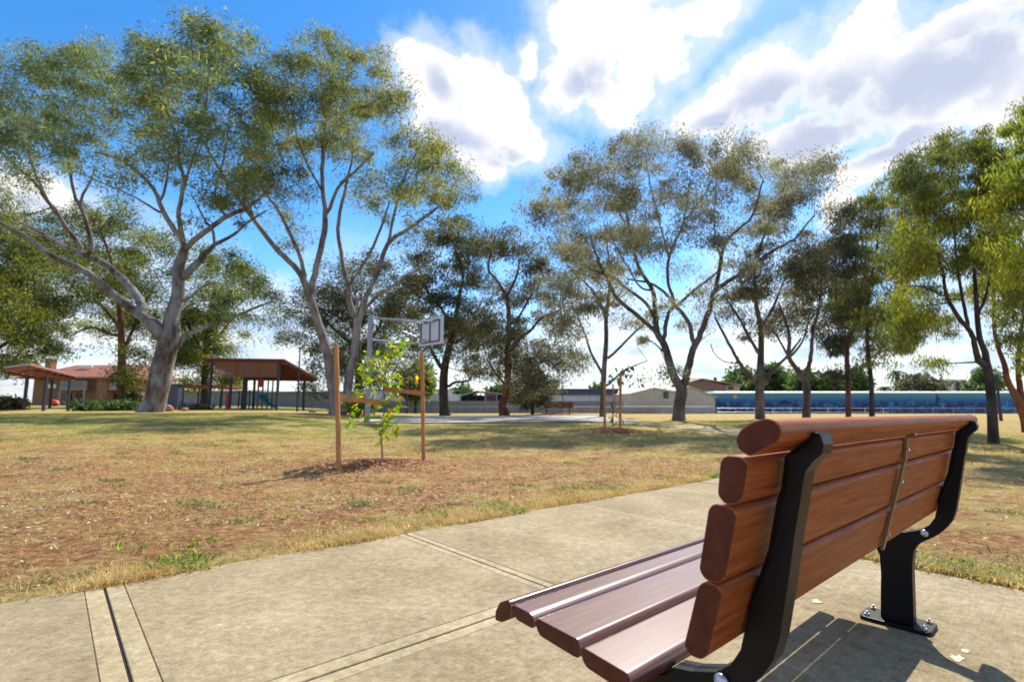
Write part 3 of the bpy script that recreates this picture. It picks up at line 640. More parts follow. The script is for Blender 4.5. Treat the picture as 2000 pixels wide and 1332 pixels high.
T1 = [[(292,812,56),(297,800,49),(303,784,45),(310,755,43),(315,725,43),(324,690,41),(333,655,40),(336,618,30),(347,580,26),(348,550,24),(350,519,22),(360,489,18)],
 [(330,664,32),(317,656,30),(295,632,26),(268,610,20),(215,571,17),(178,538,15),(149,522,14),(99,499,12),(59,469,10),(13,443,8),(-45,420,5)],
 [(270,611,20),(275,592,18),(251,558,17),(228,535,15),(198,512,13),(165,499,11),(120,478,8),(70,450,6),(20,425,4)],
 [(170,500,10),(180,485,10),(172,446,9),(158,406,8),(145,380,6),(135,330,5),(129,297,4),(120,240,3)],
 [(156,404,6),(162,380,5),(176,357,4),(186,325,3)],[(160,488,9),(153,476,9),(129,443,8),(109,413,8),(86,385,7),(76,366,6),(40,333,5),(0,294,4),(-30,250,3)],
 [(109,420,6),(98,400,5),(85,375,4),(62,320,4),(54,280,3)],[(99,470,5),(60,452,4),(20,430,3)],
 [(360,489,14),(356,469,12),(340,449,11),(320,416,10),(303,375,8),(284,350,7),(238,314,5),(185,297,4)],[(317,390,6),(326,350,5),(332,310,4),(350,250,3)],
 [(360,489,12),(352,440,10),(350,408,9),(360,360,8),(352,324,6),(345,270,4),(320,200,3)],[(360,357,6),(380,304,5),(400,220,4),(410,130,3)],
 [(362,489,13),(380,469,12),(410,446,11),(443,423,10),(479,408,8),(505,390,6),(535,360,4)],[(440,425,6),(420,380,5),(440,300,4),(450,200,3)],
 [(320,420,5),(281,396,4),(248,378,3),(165,343,2)],
 [(352,545,18),(370,529,16),(396,502,12),(419,479,9),(456,459,6),(486,433,5),(520,412,3)],[(419,479,6),(415,450,5),(400,430,4),(385,400,3)],
 [(345,680,16),(350,668,14),(366,654,10),(406,637,8),(446,624,7),(499,601,5),(535,588,3)],[(350,590,6),(375,578,5),(395,560,4),(420,552,3)]]
T1B = [(40,130,90,50),(165,115,55,45),(110,200,110,65),(290,95,60,42),(400,65,55,45),(470,120,60,50),(340,150,110,55),(230,210,110,55),(450,200,85,65),(50,265,80,50,.8),(150,285,80,45,.8),(330,265,90,50,.8),(480,290,60,50,.8),(-50,180,80,100),
  (30,365,45,35,.6),(240,335,60,30,.5),(430,350,60,40,.5),(-10,410,40,35,.8),(400,430,50,25,.35),(440,560,50,35,.45),(480,600,55,35,.5),(340,350,40,30,.4),(530,200,40,60,.8),(200,150,70,50),(385,120,60,50),(290,310,70,35,.5),(470,370,55,35,.5),(90,330,60,30,.5),(380,300,60,40,.6)]
tree('gum_tree', 'tallest broad gum tree at left with pale grey bark and olive crown', 24, (297,806), T1, T1B, 'bark_pale', 'leaf_gum_olive', 68000, (0.25,0.048), 5.0, 0.35, 3, 23, wind=(-0.12,0,0), wk=0.88)
T2 = [[(652,812,34),(654,800,26),(648,751,23),(640,694,22),(623,637,20),(608,589,19),(597,557,17),(581,527,14),(539,485,12),(497,431,10),(455,372,8),(425,326,6),(385,255,4)],
 [(606,584,16),(612,545,15),(623,502,14),(636,435,13),(631,376,10),(629,313,9),(635,229,7),(629,166,5),(620,110,3)],[(640,420,8),(660,368,7),(694,334,5),(730,300,3)],
 [(597,550,10),(585,500,9),(568,460,8),(543,410,6),(518,376,5),(488,325,3)],[(634,225,5),(652,183,4),(672,140,3)],[(632,300,5),(669,225,4),(723,205,4),(760,175,3)],
 [(650,800,24),(676,800,22),(680,751,21),(691,694,20),(698,637,17),(686,599,13),(677,544,11),(665,494,9),(662,431,8),(677,359,6),(690,300,3)],
 [(698,637,14),(708,603,13),(719,569,12),(736,536,11),(757,477,10),(791,452,9),(833,422,7),(866,393,5),(895,345,3)],[(759,475,7),(770,418,6),(791,342,5),(822,285,3)],
 [(686,550,7),(723,494,6),(749,431,5),(761,395,3)],[(705,612,7),(735,580,6),(770,557,5),(820,523,4),(860,498,3)],[(631,376,5),(600,320,4),(575,250,3),(565,180,2)],[(497,431,5),(480,380,4),(470,330,3)]]
T2B = [(625,95,60,35),(700,115,55,40),(565,140,45,45),(755,180,45,45),(640,160,60,40),(600,215,85,45),(700,250,90,42),(640,290,85,42,.9),(530,250,45,55),(500,330,60,50,.9),(560,365,50,45,.7),(805,275,50,35),(860,315,55,40),(820,355,75,42,.8),(885,375,45,35),(780,400,60,35,.6),(720,325,55,32,.7),(560,440,50,35,.5),(800,450,50,28,.4),(880,440,40,25,.6),(450,380,50,40,.6),(690,380,40,25,.4),(700,190,50,35,.8)]
tree('gum_tree', 'tall gum tree with two pale stems forking behind the staked sapling', 27, (655,803), T2, T2B, 'bark_pale_warm', 'leaf_gum_second', 54000, (0.24,0.046), 4.5, 0.45, 5, 21)
T6 = [[(1326,822,32),(1326,812,27),(1327,790,25),(1331,760,24),(1316,735,18),(1298,675,16),(1284,651,14),(1279,610,11),(1275,568,9),(1247,521,7),(1233,461,6),(1219,400,4)],
 [(1331,762,20),(1337,745,17),(1344,721,16),(1358,675,14),(1372,642,12),(1386,605,11),(1396,568,10),(1433,544,9),(1470,516,7),(1512,489,6),(1550,468,4),(1590,420,3)],
 [(1298,660,9),(1300,640,9),(1303,619,8),(1316,591,7),(1305,554,6),(1307,502,6),(1335,433,4),(1345,360,3)],[(1284,650,10),(1242,614,9),(1205,582,8),(1186,544,6),(1170,515,4),(1150,450,3)],
 [(1282,630,7),(1261,591,7),(1223,563,6),(1195,540,5),(1130,516,4),(1090,470,3)],[(1396,568,9),(1405,526,8),(1414,479,7),(1440,450,5),(1470,420,4),(1490,350,3)],
 [(1354,672,10),(1344,628,9),(1321,600,8),(1298,572,6),(1270,554,5),(1225,545,3)],[(1322,598,6),(1354,568,6),(1386,544,5),(1408,515,4),(1395,440,3),(1400,350,2)],[(1275,568,5),(1250,560,4),(1225,520,3),(1180,440,3)],
 [(1307,502,4),(1290,440,4),(1270,360,3),(1260,300,2)],[(1335,433,4),(1370,390,3),(1400,330,3)],[(1233,461,4),(1200,400,3),(1150,350,2)],[(1470,516,4),(1500,440,4),(1530,370,3)],[(1298,690,4),(1280,672,3),(1262,662,2)]]
T6B = [(1090,365,55,38),(1060,420,35,38),(1160,340,55,45),(1230,300,55,45),(1275,270,45,32,.8),(1345,280,45,42,.8),(1425,300,45,40),(1400,360,60,45,.8),(1320,370,60,45,.7),(1240,385,60,45,.8),(1160,430,65,48),(1495,355,55,42),(1560,335,50,32),(1605,345,32,35),(1550,395,60,38),(1470,425,60,38),(1380,445,60,35,.7),(1300,465,60,35,.7),(1215,475,50,38),(1110,485,50,33),(1440,500,45,28,.5),(1525,455,40,28,.7),(1340,530,50,25,.4),(1290,625,35,20,.6),(1352,630,28,22,.9),(1300,600,20,20,.5),(1290,722,22,22,.5),(1370,575,40,25,.35),(1220,540,45,25,.5)]
tree('gum_tree', 'wide spreading gum tree with forked trunk standing beyond the middle of the lawn', 23, (1327,817), T6, T6B, 'bark_grey', 'leaf_gum_grey_haze', 60000, (0.19,0.038), 5.0, 0.5, 8, 21, wk=0.86)
T11 = [[(1940,868,27),(1940,861,22),(1937,790,19),(1932,739,18),(1926,705,15),(1924,688,13),(1914,662,11),(1909,624,10),(1906,573,8),(1900,500,5),(1890,420,3)],
 [(1927,716,16),(1911,703,13),(1904,675,11),(1896,649,10),(1871,619,9),(1850,580,7),(1838,520,5),(1810,430,3)],[(1894,645,7),(1881,586,6),(1870,520,5),(1860,420,3)],[(1909,620,5),(1930,560,5),(1940,480,3)],[(1850,580,4),(1800,560,3),(1765,560,2)]]
T11B = [(1800,335,50,45),(1860,300,45,38),(1920,290,45,38),(1785,400,50,55),(1860,390,65,55),(1930,380,45,55),(1770,490,48,55),(1850,490,60,50,.9),(1930,470,50,50,.9),(1785,590,45,48,.9),(1765,650,32,35,.8),(1835,630,32,30,.7),(1950,570,40,45,.8),(1890,560,40,40,.5),(1820,700,18,15,.4)]
tree('gum_tree', 'dark trunked gum with weeping yellow-green crown, right of the bench end', 12, (1939,861), T11, T11B, 'bark_dark', 'leaf_weeping', 60000, (0.115,0.020), 2.2, 0.6, 12, 19, wind=(-0.05,0,0))
T13 = [[(2150,905,40),(2140,860,34),(2125,700,28),(2105,520,20),(2060,400,14),(2015,320,8)],[(2115,600,12),(2050,500,8),(1985,420,4)],[(2080,430,10),(2020,430,6),(1960,400,3)]]
T13B = [(2000,250,30,55),(1985,330,40,45),(1965,400,40,40),(1962,460,38,42),(1985,520,35,35,.7),(2050,330,50,70),(2060,460,60,60),(2100,380,70,80),(2080,250,60,60)]
tree('gum_tree', 'bright lime green drooping branches hanging in from the right edge', 10, (2150,900), T13, T13B, 'bark_dark', 'leaf_bright', 26000, (0.13,0.024), 1.6, 0.6, 14, 20)
T12 = [[(2010,842,26),(2004,820,22),(1992,790,17),(1983,772,15),(1968,744,12),(1962,713,10),(1950,680,8),(1942,640,7),(1942,560,5),(1945,490,3)],[(2002,815,14),(1994,764,12),(1988,713,9),(1995,650,6),(2005,580,4)],[(1943,625,5),(1968,603,4),(1990,580,3)]]
T12B = [(1985,620,35,45,.9),(1995,530,35,55),(2015,690,30,40,.8),(1960,540,30,40,.6),(2040,600,40,60)]
tree('gum_tree', 'leaning orange-brown multi-stemmed tree cut by the right edge', 15, (2006,830), T12, T12B, 'bark_red', 'leaf_weeping', 12000, (0.14,0.028), 1.6, 0.6, 15, 19)
T3 = [[(869,812,30),(868,802,24),(866,756,21),(869,715,19),(877,678,15),(885,646,12),(891,614,10),(898,577,8),(904,536,6),(890,490,4),(880,450,3)],[(866,725,10),(847,693,8),(838,675,6),(820,640,4)],[(876,756,6),(888,747,5),(913,744,4),(922,735,3)],[(882,674,6),(904,659,5),(915,630,3)],[(885,640,6),(860,600,5),(830,560,4),(812,500,3)]]
T3B = [(880,450,55,32),(920,485,38,38),(810,480,40,32,.8),(900,530,40,35),(840,545,50,38,.9),(870,600,50,38),(800,590,40,38),(830,680,38,22,.8),(905,660,38,38),(850,640,50,28),(780,630,35,38),(915,720,22,14,.6)]
tree('gum_tree', 'grey trunked gum just right of the basketball hoop', 31, (868,804), T3, T3B, 'bark_dark', 'leaf_dark', 26000, (0.24,0.06), 3.5, 0.45, 21, 19)
T4 = [[(985,812,30),(984,805,24),(981,791,19),(989,763,17),(992,731,16),(992,684,14),(994,621,11),(989,583,9),(973,551,6),(954,526,5),(960,490,3)],[(992,690,8),(1018,659,7),(1036,646,6),(1059,621,5),(1090,608,3)],[(989,580,6),(1008,542,5),(1016,505,3)],[(986,750,6),(970,731,4),(950,700,3)],[(1000,640,5),(1030,590,4),(1050,540,3)]]
T4B = [(955,480,42,24),(1000,475,38,28),(1040,500,28,28,.8),(945,560,35,38,.9),(1005,560,35,35,.7),(1050,540,38,38,.9),(930,625,38,45),(985,640,45,38),(940,680,45,38),(1000,690,45,38),(970,722,38,22),(1040,690,36,38),(1062,722,30,30),(1090,690,26,38,.8),(1075,600,36,38,.8),(1124,700,16,32),(1020,745,30,30)]
tree('gum_tree', 'dark dense gum with red-brown leaning trunk near the far bench', 30, (985,808), T4, T4B, 'bark_red', 'leaf_dark_brown', 30000, (0.22,0.055), 3.0, 0.5, 22, 19)
T5 = [[(1177,816,17),(1177,808,14),(1179,735,12),(1184,665,10),(1184,619,9),(1191,563,7),(1190,520,4),(1185,470,3)],[(1176,728,6),(1154,689,5),(1144,656,4),(1125,610,3)],[(1184,703,6),(1205,684,5),(1242,647,4),(1262,630,2)],[(1184,625,6),(1168,582,5),(1140,549,4),(1110,520,3)],[(1182,756,5),(1200,740,4),(1223,721,3),(1265,705,2)],[(1186,600,4),(1210,575,3),(1230,545,2)]]
T5B = [(1090,620,35,35,.8),(1170,520,50,35,.7),(1150,560,50,42,.9),(1200,590,35,32,.6),(1120,620,26,38,.9),(1235,640,26,16,.7),(1085,555,45,40),(1140,500,50,42,.8),(1250,655,14,8,.5),(1110,680,22,26,.6)]
tree('gum_tree', 'slender straight gum with bare side branches, behind the far staked sapling', 27, (1178,811), T5, T5B, 'bark_grey', 'leaf_gum_grey_haze', 15000, (0.19,0.045), 2.5, 0.5, 23, 19)
T7 = [[(1484,824,26),(1484,815,22),(1484,749,19),(1486,693,14),(1486,642,11),(1475,582,8),(1475,526,6),(1490,470,3)],[(1482,757,10),(1447,712,7),(1423,670,6),(1396,619,4)],[(1484,695,8),(1465,661,6),(1442,619,5),(1414,577,3)],[(1489,752,8),(1512,721,6),(1540,693,5),(1565,660,3)],[(1486,640,6),(1510,600,5),(1530,550,3)],[(1445,710,3),(1415,706,2),(1395,690,2),(1388,672,2)]]
T7B = [(1460,560,40,30,.6),(1530,590,40,35,.7),(1590,520,35,35,.7),(1440,600,38,28,.7),(1500,555,45,38,.8),(1520,620,32,26,.7),(1440,645,28,16,.6),(1560,520,45,38,.8),(1500,645,28,20,.8),(1470,500,40,30,.6),(1400,570,25,20,.5)]
tree('gum_tree', 'bare-limbed gum in front of the left end of the blue mural', 25, (1484,818), T7, T7B, 'bark_grey', 'leaf_dark_brown', 14000, (0.19,0.045), 2.5, 0.5, 24, 19)
T8 = [[(1576,820,22),(1575,812,18),(1575,754,16),(1560,726,11),(1541,698,9),(1542,661,7),(1535,630,5),(1520,590,3)],[(1574,750,12),(1580,715,9),(1584,693,8),(1588,647,6),(1600,600,5),(1605,540,4),(1610,480,2)],[(1541,698,5),(1517,656,4),(1505,640,3)],[(1542,700,5),(1568,665,4),(1580,620,3)]]
T8B = [(1570,500,40,35,.8),(1650,560,35,45,.8),(1620,430,35,30,.7),(1690,620,25,35,.7),(1600,555,48,45,.9),(1560,600,36,26,.7),(1625,640,36,46,.9),(1640,500,36,36,.9),(1600,475,45,36,.8),(1665,590,26,45,.8),(1550,640,20,20,.4)]
tree('gum_tree', 'crooked thin gum with V-shaped fork before the blue mural', 24, (1575,815), T8, T8B, 'bark_grey', 'leaf_dark_brown', 17000, (0.19,0.042), 2.2, 0.55, 25, 18)
T9 = [[(1657,822,13),(1657,812,11),(1656,739,10),(1654,700,9),(1656,667,8),(1666,647,7),(1677,619,6),(1682,575,5),(1690,520,4),(1680,450,2)],[(1677,619,4),(1655,580,3),(1645,530,2)]]
T9B = [(1660,500,32,48),(1650,580,36,46),(1640,655,30,46,.9),(1670,430,28,36,.8),(1640,715,28,22,.6),(1690,560,24,36,.8)]
tree('gum_tree', 'left of two thin dark-stemmed trees close together before the mural', 20, (1657,817), T9, T9B, 'bark_red', 'leaf_dark', 15000, (0.16,0.032), 1.6, 0.65, 26, 17)
T10 = [[(1703,824,13),(1703,814,11),(1702,754,9),(1697,703,8),(1694,675,7),(1694,611,6),(1698,560,5),(1712,490,4),(1720,420,2)],[(1694,640,4),(1720,600,3),(1740,560,2)]]
T10B = [(1700,380,30,30,.8),(1760,620,30,45,.8),(1770,460,30,40,.8),(1720,690,25,25,.6),(1722,420,36,46),(1712,500,36,46),(1742,575,34,48),(1745,650,28,42),(1692,620,22,40,.7),(1690,700,16,24,.4),(1760,520,28,40,.8)]
tree('gum_tree', 'right of two thin dark-stemmed trees close together before the mural', 19, (1703,818), T10, T10B, 'bark_dark', 'leaf_weeping', 19000, (0.15,0.030), 1.6, 0.65, 27, 17)
# trees standing behind
TA = [[(240,798,26),(238,785,20),(237,740,17),(238,694,16),(236,640,12),(230,580,9),(215,500,6),(190,440,4)],[(238,700,8),(260,640,6),(300,560,4)],[(236,640,7),(190,590,5),(120,540,3)],[(232,660,6),(180,640,4),(140,655,3)]]
TAB = [(185,420,65,35),(150,455,70,40),(95,500,75,45),(230,470,55,40),(60,450,60,40,.8),(190,540,75,45,.8),(300,490,55,40,.9),(110,580,75,40,.9),(255,590,60,40,.8),(210,640,60,35,.8),(320,560,50,40,.8),(290,640,50,40,.9),(265,720,35,40),(240,560,50,40)]
tree('pine_tree', 'dense dark green tree with reddish trunk behind the biggest gum', 44, (239,792), TA, TAB, 'bark_red', 'leaf_pine', 56000, (0.27,0.07), 5, 0.25, 31, 20, spread=1.1)
TBt = [[(-40,800,30),(-38,780,26),(-30,700,20),(-20,620,14),(0,560,8)],[(-32,700,8),(30,660,6),(80,640,4)],[(-25,640,8),(40,590,5),(80,560,3)]]
TBB = [(60,640,70,42),(110,665,32,30),(20,690,60,30),(-10,600,80,45),(30,540,80,40),(0,480,60,40,.9),(-60,560,60,80),(90,600,50,30,.8),(40,500,50,30,.7),(10,430,45,30,.6)]
tree('pine_tree', 'shadowy dense tree hanging over the shelter at the left edge', 34, (-38,792), TBt, TBB, 'bark_dark', 'leaf_pine', 50000, (0.22,0.06), 4, 0.25, 32, 19, spread=1.1)
TC = [[(400,800,22),(400,780,18),(402,700,14),(410,620,10),(420,560,6)],[(402,700,7),(370,640,5),(350,600,3)],[(405,680,6),(440,640,4),(460,610,3)]]
TCB = [(425,520,55,40,.9),(395,590,65,42),(440,655,55,32),(350,640,45,40),(360,700,38,38),(400,700,40,30,.9),(470,560,40,40,.8),(375,745,32,20),(430,740,30,20,.9),(330,690,30,40,.8),(455,720,18,20,.8),(500,540,30,40,.5)]
tree('broad_tree', 'green tree directly behind the left end of the playground shelter', 50, (400,795), TC, TCB, 'bark_dark', 'leaf_pine', 38000, (0.30,0.08), 4, 0.25, 33, 19, spread=1.1)
TD = [[(700,802,24),(700,780,20),(700,700,16),(690,620,10),(680,560,6)],[(700,690,8),(740,640,6),(760,580,4)],[(698,680,8),(650,640,6),(610,600,4)]]
TDB = [(575,640,40,45,.9),(615,590,48,45,.9),(680,545,60,42),(740,545,45,42),(640,690,50,55),(715,640,65,55),(765,680,42,50),(700,720,60,38),(620,750,26,32),(770,600,36,40),(660,610,50,40),(550,590,30,40,.6),(780,730,26,26,.9)]
tree('broad_tree', 'dark dense tree behind the twin-stemmed gum and basketball hoop', 46, (700,797), TD, TDB, 'bark_dark', 'leaf_dark', 38000, (0.30,0.08), 4, 0.25, 34, 19, spread=1.1)
tree('bush', 'rounded dark bush right of the red-brown trunked gum', 31.5, (1040,803), [[(1040,806,8),(1040,790,6),(1041,765,3)]], [(1040,760,30,30,1.6),(1025,780,22,18,1.6),(1060,782,18,14,1.6),(1045,735,20,15,1.2)], 'bark_dark', 'leaf_dark', 7000, (0.16,0.06), 1.2, 0.2, 41, 13, cat='bush')
def small_tree(u, vb, d, w, top, lab, leafm='leaf_far', seed=1, n=2500, name='broad_tree', cat='tree', g=None):
    hh = vb-top; tree(name, lab, d, (u, vb), [[(u, vb+3, max(4, w*.10)), (u, vb-hh*.3, max(3, w*.07)), (u+w*.05, vb-hh*.7, 2)]], [(u, top+hh*.30, w*.42, hh*.30, 1.3), (u-w*.22, top+hh*.48, w*.28, hh*.26, 1.2), (u+w*.24, top+hh*.45, w*.28, hh*.28, 1.2), (u, top+hh*.6, w*.4, hh*.2, 1.0)],
         'bark_dark', leafm, n, (d*0.010, d*0.004), w*d/1000*0.35, 0.15, seed, max(6, w*.14), group=g, cat=cat, spread=1.25)
small_tree(1452, 790, 95, 66, 718, 'bright green round tree above the roof left of the mural', seed=51, n=4500)
small_tree(1515, 790, 98, 60, 712, 'pale green tree poking up behind the mural, right of the brightest round one', seed=52, n=3500)
small_tree(1572, 792, 90, 50, 722, 'green far tree behind the mural between the crooked and thin stemmed trees', seed=53, n=3000)
small_tree(1620, 792, 88, 52, 728, 'yellowish far tree behind the mural left of the two thin stems', 'leaf_shrub', seed=54, n=3000)
small_tree(1672, 792, 96, 42, 722, 'small far tree seen between the two thin dark stems', seed=55, n=2500)
small_tree(1795, 790, 84, 70, 735, 'dark hedge-like tree above the mural roof beside the palms', 'leaf_dark', seed=56, n=5000)
small_tree(900, 790, 110, 50, 757, 'low pale green tree on the horizon right of the grey gum trunk', seed=57, n=1800)
small_tree(975, 790, 112, 46, 752, 'low pale green tree on the horizon behind the carport', seed=58, n=1800)
small_tree(1167, 790, 100, 24, 752, 'small light green tree rising left of the slender straight gum', seed=59, n=1400)
small_tree(812, 800, 52, 60, 700, 'loose grey-green tree behind the right stake of the sapling', 'leaf_gum_olive', seed=60, n=5000)
small_tree(1920, 792, 80, 60, 722, 'light green tree above the mural roof by the dark right trunk', seed=61, n=3500)
small_tree(455, 790, 90, 40, 735, 'yellow-green tree seen through the shelter posts', 'leaf_bright', seed=62, n=2500)
for u, top, d, lb, sd_ in [(1752, 705, 92, 'shaggy tall palm above the mural roof, left one', 1), (1871, 722, 88, 'short palm beside the white building over the mural', 2), (1728, 735, 96, 'smallest palm at the foot of the tall palm', 3)]:
    b = P(u, 790, d); c = P(u, top+22, d); r_ = random.Random(sd_); root = empty('palm_tree', (b[0], b[1], tz(b[0], b[1])), lb, 'palm', 'palms behind the mural')
    MB().tube([(b[0], b[1], tz(b[0], b[1])-.2), (c[0]*.5+b[0]*.5, b[1], (c[2]+.5)/2), tuple(c)], [0.35, 0.28, 0.25], 8).build('trunk', M['bark_grey'], root)
    m = MB()
    for k in range(26):
        a = r_.uniform(0, 6.28); up = r_.uniform(-.2, 1.0); L = r_.uniform(2.0, 3.0)*(0.75 if sd_ > 1 else 1)
        pts = [np.array(c)+np.array([math.cos(a)*L*f, math.sin(a)*L*f, L*(up*f-1.3*f*f)*0.8]) for f in np.linspace(0, 1, 6)]
        w = np.array([-math.sin(a), math.cos(a), 0])*0.28
        for i in range(5):
            for sg in (-1, 1):
                A, B = pts[i], pts[i+1]; o_ = w*sg*(1.1-i*.18)+np.array([0,0,-.15]); m.add([A, B, B+o_*.9, A+o_*.6+(B-A)*.4], [(0,1,2,3)])
    m.build('crown', M['leaf_far'], root)

# ------------------------------------------------------------------ staked sapling near
def ground_at(p): return tz(p[0], p[1])
def stake(name, base_uv, top_uv, d, wpx, lab, grp):
    b = P(*base_uv, d); tp = P(*top_uv, d); b[2] = tz(b[0], b[1]); root_d = d
    w = wpx*d/1000; m = MB(); m.bar((b[0], b[1], b[2]-.1), tuple(tp-np.array([0,0,.04])), w, w)
    o = m.build(name, M['stake_wood'], None, bevel=0.004, seg=1); tag(o, lab, 'stake', grp); return b, tp
sL = stake('tree_stake', (663,922), (657,667), 7.06, 7.5, 'left orange-brown timber stake of the near sapling', None)
sR = stake('tree_stake', (828,902), (824,682), 8.43, 6.8, 'right orange-brown timber stake of the near sapling, under the backboard', None)
sap_b = P(748, 905, 8.05); sap_b[2] = tz(sap_b[0], sap_b[1])+0.04
def strap(a, b_, h, lab):
    m = MB(); a = Vector(a); b_ = Vector(b_); d = (b_-a); n = Vector((-d.y, d.x, 0)).normalized()*0.022
    V = []; K = 8
    for i in range(K+1):
        f = i/K; p = a+d*f+Vector((0,0,-0.006*math.sin(f*math.pi))); tw = 0.25*math.sin(f*3)
        for sx, sz in ((-1,-1),(1,-1),(1,1),(-1,1)): V.append(tuple(p+n*sx*(0.4+0.3*tw)+Vector((0,0,sz*h/2*(1-0.25*math.sin(f*math.pi))))))
    Fc = [(0,3,2,1), tuple(K*4+q for q in (0,1,2,3))]+[(i*4+j, i*4+(j+1)%4, (i+1)*4+(j+1)%4, (i+1)*4+j) for i in range(K) for j in range(4)]
    m.add(V, Fc); o = m.build('tree_tie', M['hessian'], None, bevel=0.002, seg=1); tag(o, lab, 'tie')
strap(P(655,775,7.06), P(745,786,8.0), 0.095, 'orange webbing tie wrapped from the left stake to the sapling stem')
strap(P(750,758,8.1), P(830,769,8.43), 0.085, 'orange webbing tie from the sapling stem to the right stake')
strap(P(735,746,9.55), P(796,747,8.7), 0.03, 'thin rear webbing tie above the right one')
for (a, tp), dd in ((sL, 7.06), (sR, 8.43)):
    pass
def leaf_mesh(mat):
    V = []; Fc = []; prof = [(0,0.02),(0.15,0.26),(0.4,0.46),(0.65,0.38),(0.85,0.18),(1.0,0.0)]
    for f, w in prof: V += [(-w*.5, f, -0.10*f*f+0.06*w), (0, f, -0.10*f*f-0.02), (w*.5, f, -0.10*f*f+0.06*w)]
    for i in range(5):
        a = i*3; Fc += [(a, a+1, a+4, a+3), (a+1, a+2, a+5, a+4)]
    me = bpy.data.meshes.new('leaf'); me.from_pydata(V, [], Fc); me.materials.append(mat)
    for p in me.polygons: p.use_smooth = True
    return me
def sapling(name, root_p, stems, d, leafpos, size, lab, seed, mat='leaf_sapling'):
    root = empty(name, root_p, lab, 'sapling'); r_ = random.Random(seed)
    m = MB()
    for st_ in stems:
        pts = catmull([np.append(P(u, v, d+dd), w) for u, v, w, dd in st_], 4); m.tube([p[:3] for p in pts], [p[3] for p in pts], 6)
    m.build('stem', M['bark_grey'], root, smooth_=True)
    lm = leaf_mesh(M[mat]); variants = [lm]
    for (u, v, k, sp_) in leafpos:
        for _ in range(int(k*1.6+.5)):
            p = P(u+r_.gauss(0, sp_), v+r_.gauss(0, sp_*.8), d+r_.gauss(0, .14))
            o = bpy.data.objects.new('leaf', lm); col.objects.link(o); o.parent = root; o.location = Vector(p)-Vector(root.location)
            s_l = size*r_.uniform(.7, 1.25); o.scale = (s_l, s_l, s_l)
            o.rotation_euler = (r_.uniform(-1.3, .2), r_.uniform(-.7, .7), r_.uniform(0, 6.28))
sapling('sapling', tuple(sap_b), [[(748,908,.014,0),(746,880,.012,0),(746,850,.011,0),(751,790,.010,0),(749,750,.009,0),(758,715,.007,0),(775,680,.005,0)],[(750,760,.006,0),(725,735,.004,.1),(706,715,.003,.15)],[(749,745,.006,0),(735,710,.004,-.1),(745,685,.003,-.1)],[(750,800,.005,0),(725,790,.003,0),(690,770,.002,0)],[(748,830,.005,0),(720,825,.003,0),(685,820,.002,0)],[(751,770,.005,0),(775,775,.003,.1),(790,790,.002,.1)],[(752,740,.005,0),(775,735,.003,.1),(805,735,.002,.1)]],
  8.05, [(780,672,11,11),(796,668,4,6),(752,690,10,12),(728,706,9,12),(712,714,7,8),(715,732,8,10),(745,722,9,12),(770,705,7,10),(792,688,4,6),(720,755,4,8),(748,745,8,12),(808,735,3,5),(775,738,6,9),(705,765,7,8),(730,775,6,9),(768,775,7,9),(778,790,6,9),(700,795,4,8),(755,810,8,9),(762,828,9,8),(770,838,5,6),(722,812,3,6),(690,822,5,8),(676,825,2,4),(745,835,4,5),(746,858,4,4),(768,755,5,9),(738,795,4,8),(752,845,3,5)], 0.135, 'leafy young tree with glossy green and orange leaves tied between timber stakes', 5)
# far staked sapling
f1 = stake('tree_stake', (1181,838), (1181,745), 16.6, 4.5, 'left pale stake of the far sapling, before the slender gum', None)
f2 = stake('tree_stake', (1211,838), (1212,728), 16.8, 4.5, 'right pale stake of the far sapling', None)
f3 = stake('tree_stake', (1197,834), (1197,748), 17.6, 2.5, 'thin middle stake of the far sapling', None)
fb = P(1196, 838, 17); 
sapling('sapling', (fb[0], fb[1], tz(fb[0], fb[1])), [[(1196,842,.012,0),(1198,800,.010,0),(1205,760,.008,0),(1220,735,.006,0),(1235,722,.004,0)],[(1205,762,.005,0),(1190,748,.004,.1)]], 17,
  [(1225,722,16,10),(1240,738,12,9),(1210,735,8,8),(1248,745,5,6),(1190,745,4,7),(1180,795,5,8),(1205,815,7,7),(1198,790,3,6)], 0.17, 'small dark-leaved young tree between pale stakes in the middle distance', 9, 'leaf_shrub')

# ------------------------------------------------------------------ basketball hoop
pb = P(717, 828, 18.5); zb = tz(pb[0], pb[1]); hoop = empty('basketball_hoop', (pb[0], pb[1], zb), 'grey steel basketball pole with backboard seen from behind at the court', 'basketball hoop')
n_ = np.array([0.757, 0.65, 0]); e_ = np.array([1.12, -1.3, 0])/1.716; bc = np.array([-3.2, 20.15, 0])
topz = P(720, 617, 18.5)[2]; bt = P(866, 616.5, 19.5)[2]; bb = bt-1.07
MB().tube([(pb[0], pb[1], zb-.1), (pb[0], pb[1], topz)], 0.095, 12).build('pole', M['pole_grey'], hoop, smooth_=False)
arm0 = np.array([pb[0], pb[1], 0])
m = MB()
for off in (-0.32, 0.32):
    m.tube([arm0+[0,0,topz-.08], bc+e_*off+n_*-.06+[0,0,bt-.18]], 0.03, 6)
m.build('upper_arm', M['pole_grey'], hoop)
m = MB(); m.tube([arm0+[0,0,topz-.88], arm0*.45+bc*.55+[0,0,topz-.88]], 0.035, 6); m.tube([arm0*.5+bc*.5+[0,0,topz-.45], bc+n_*-.06+[0,0,bb+.1]], 0.03, 6); m.build('lower_arm', M['pole_grey'], hoop)
def boardpt(a, z, k): p = bc+e_*a+n_*k; return (p[0], p[1], z)
m = MB(); m.prism([(-.86,bb),(.86,bb),(.86,bt),(-.86,bt)], lambda p, k: boardpt(p[0], p[1], k), -.012, .012); m.build('backboard', M['board_back'], hoop)
m = MB()
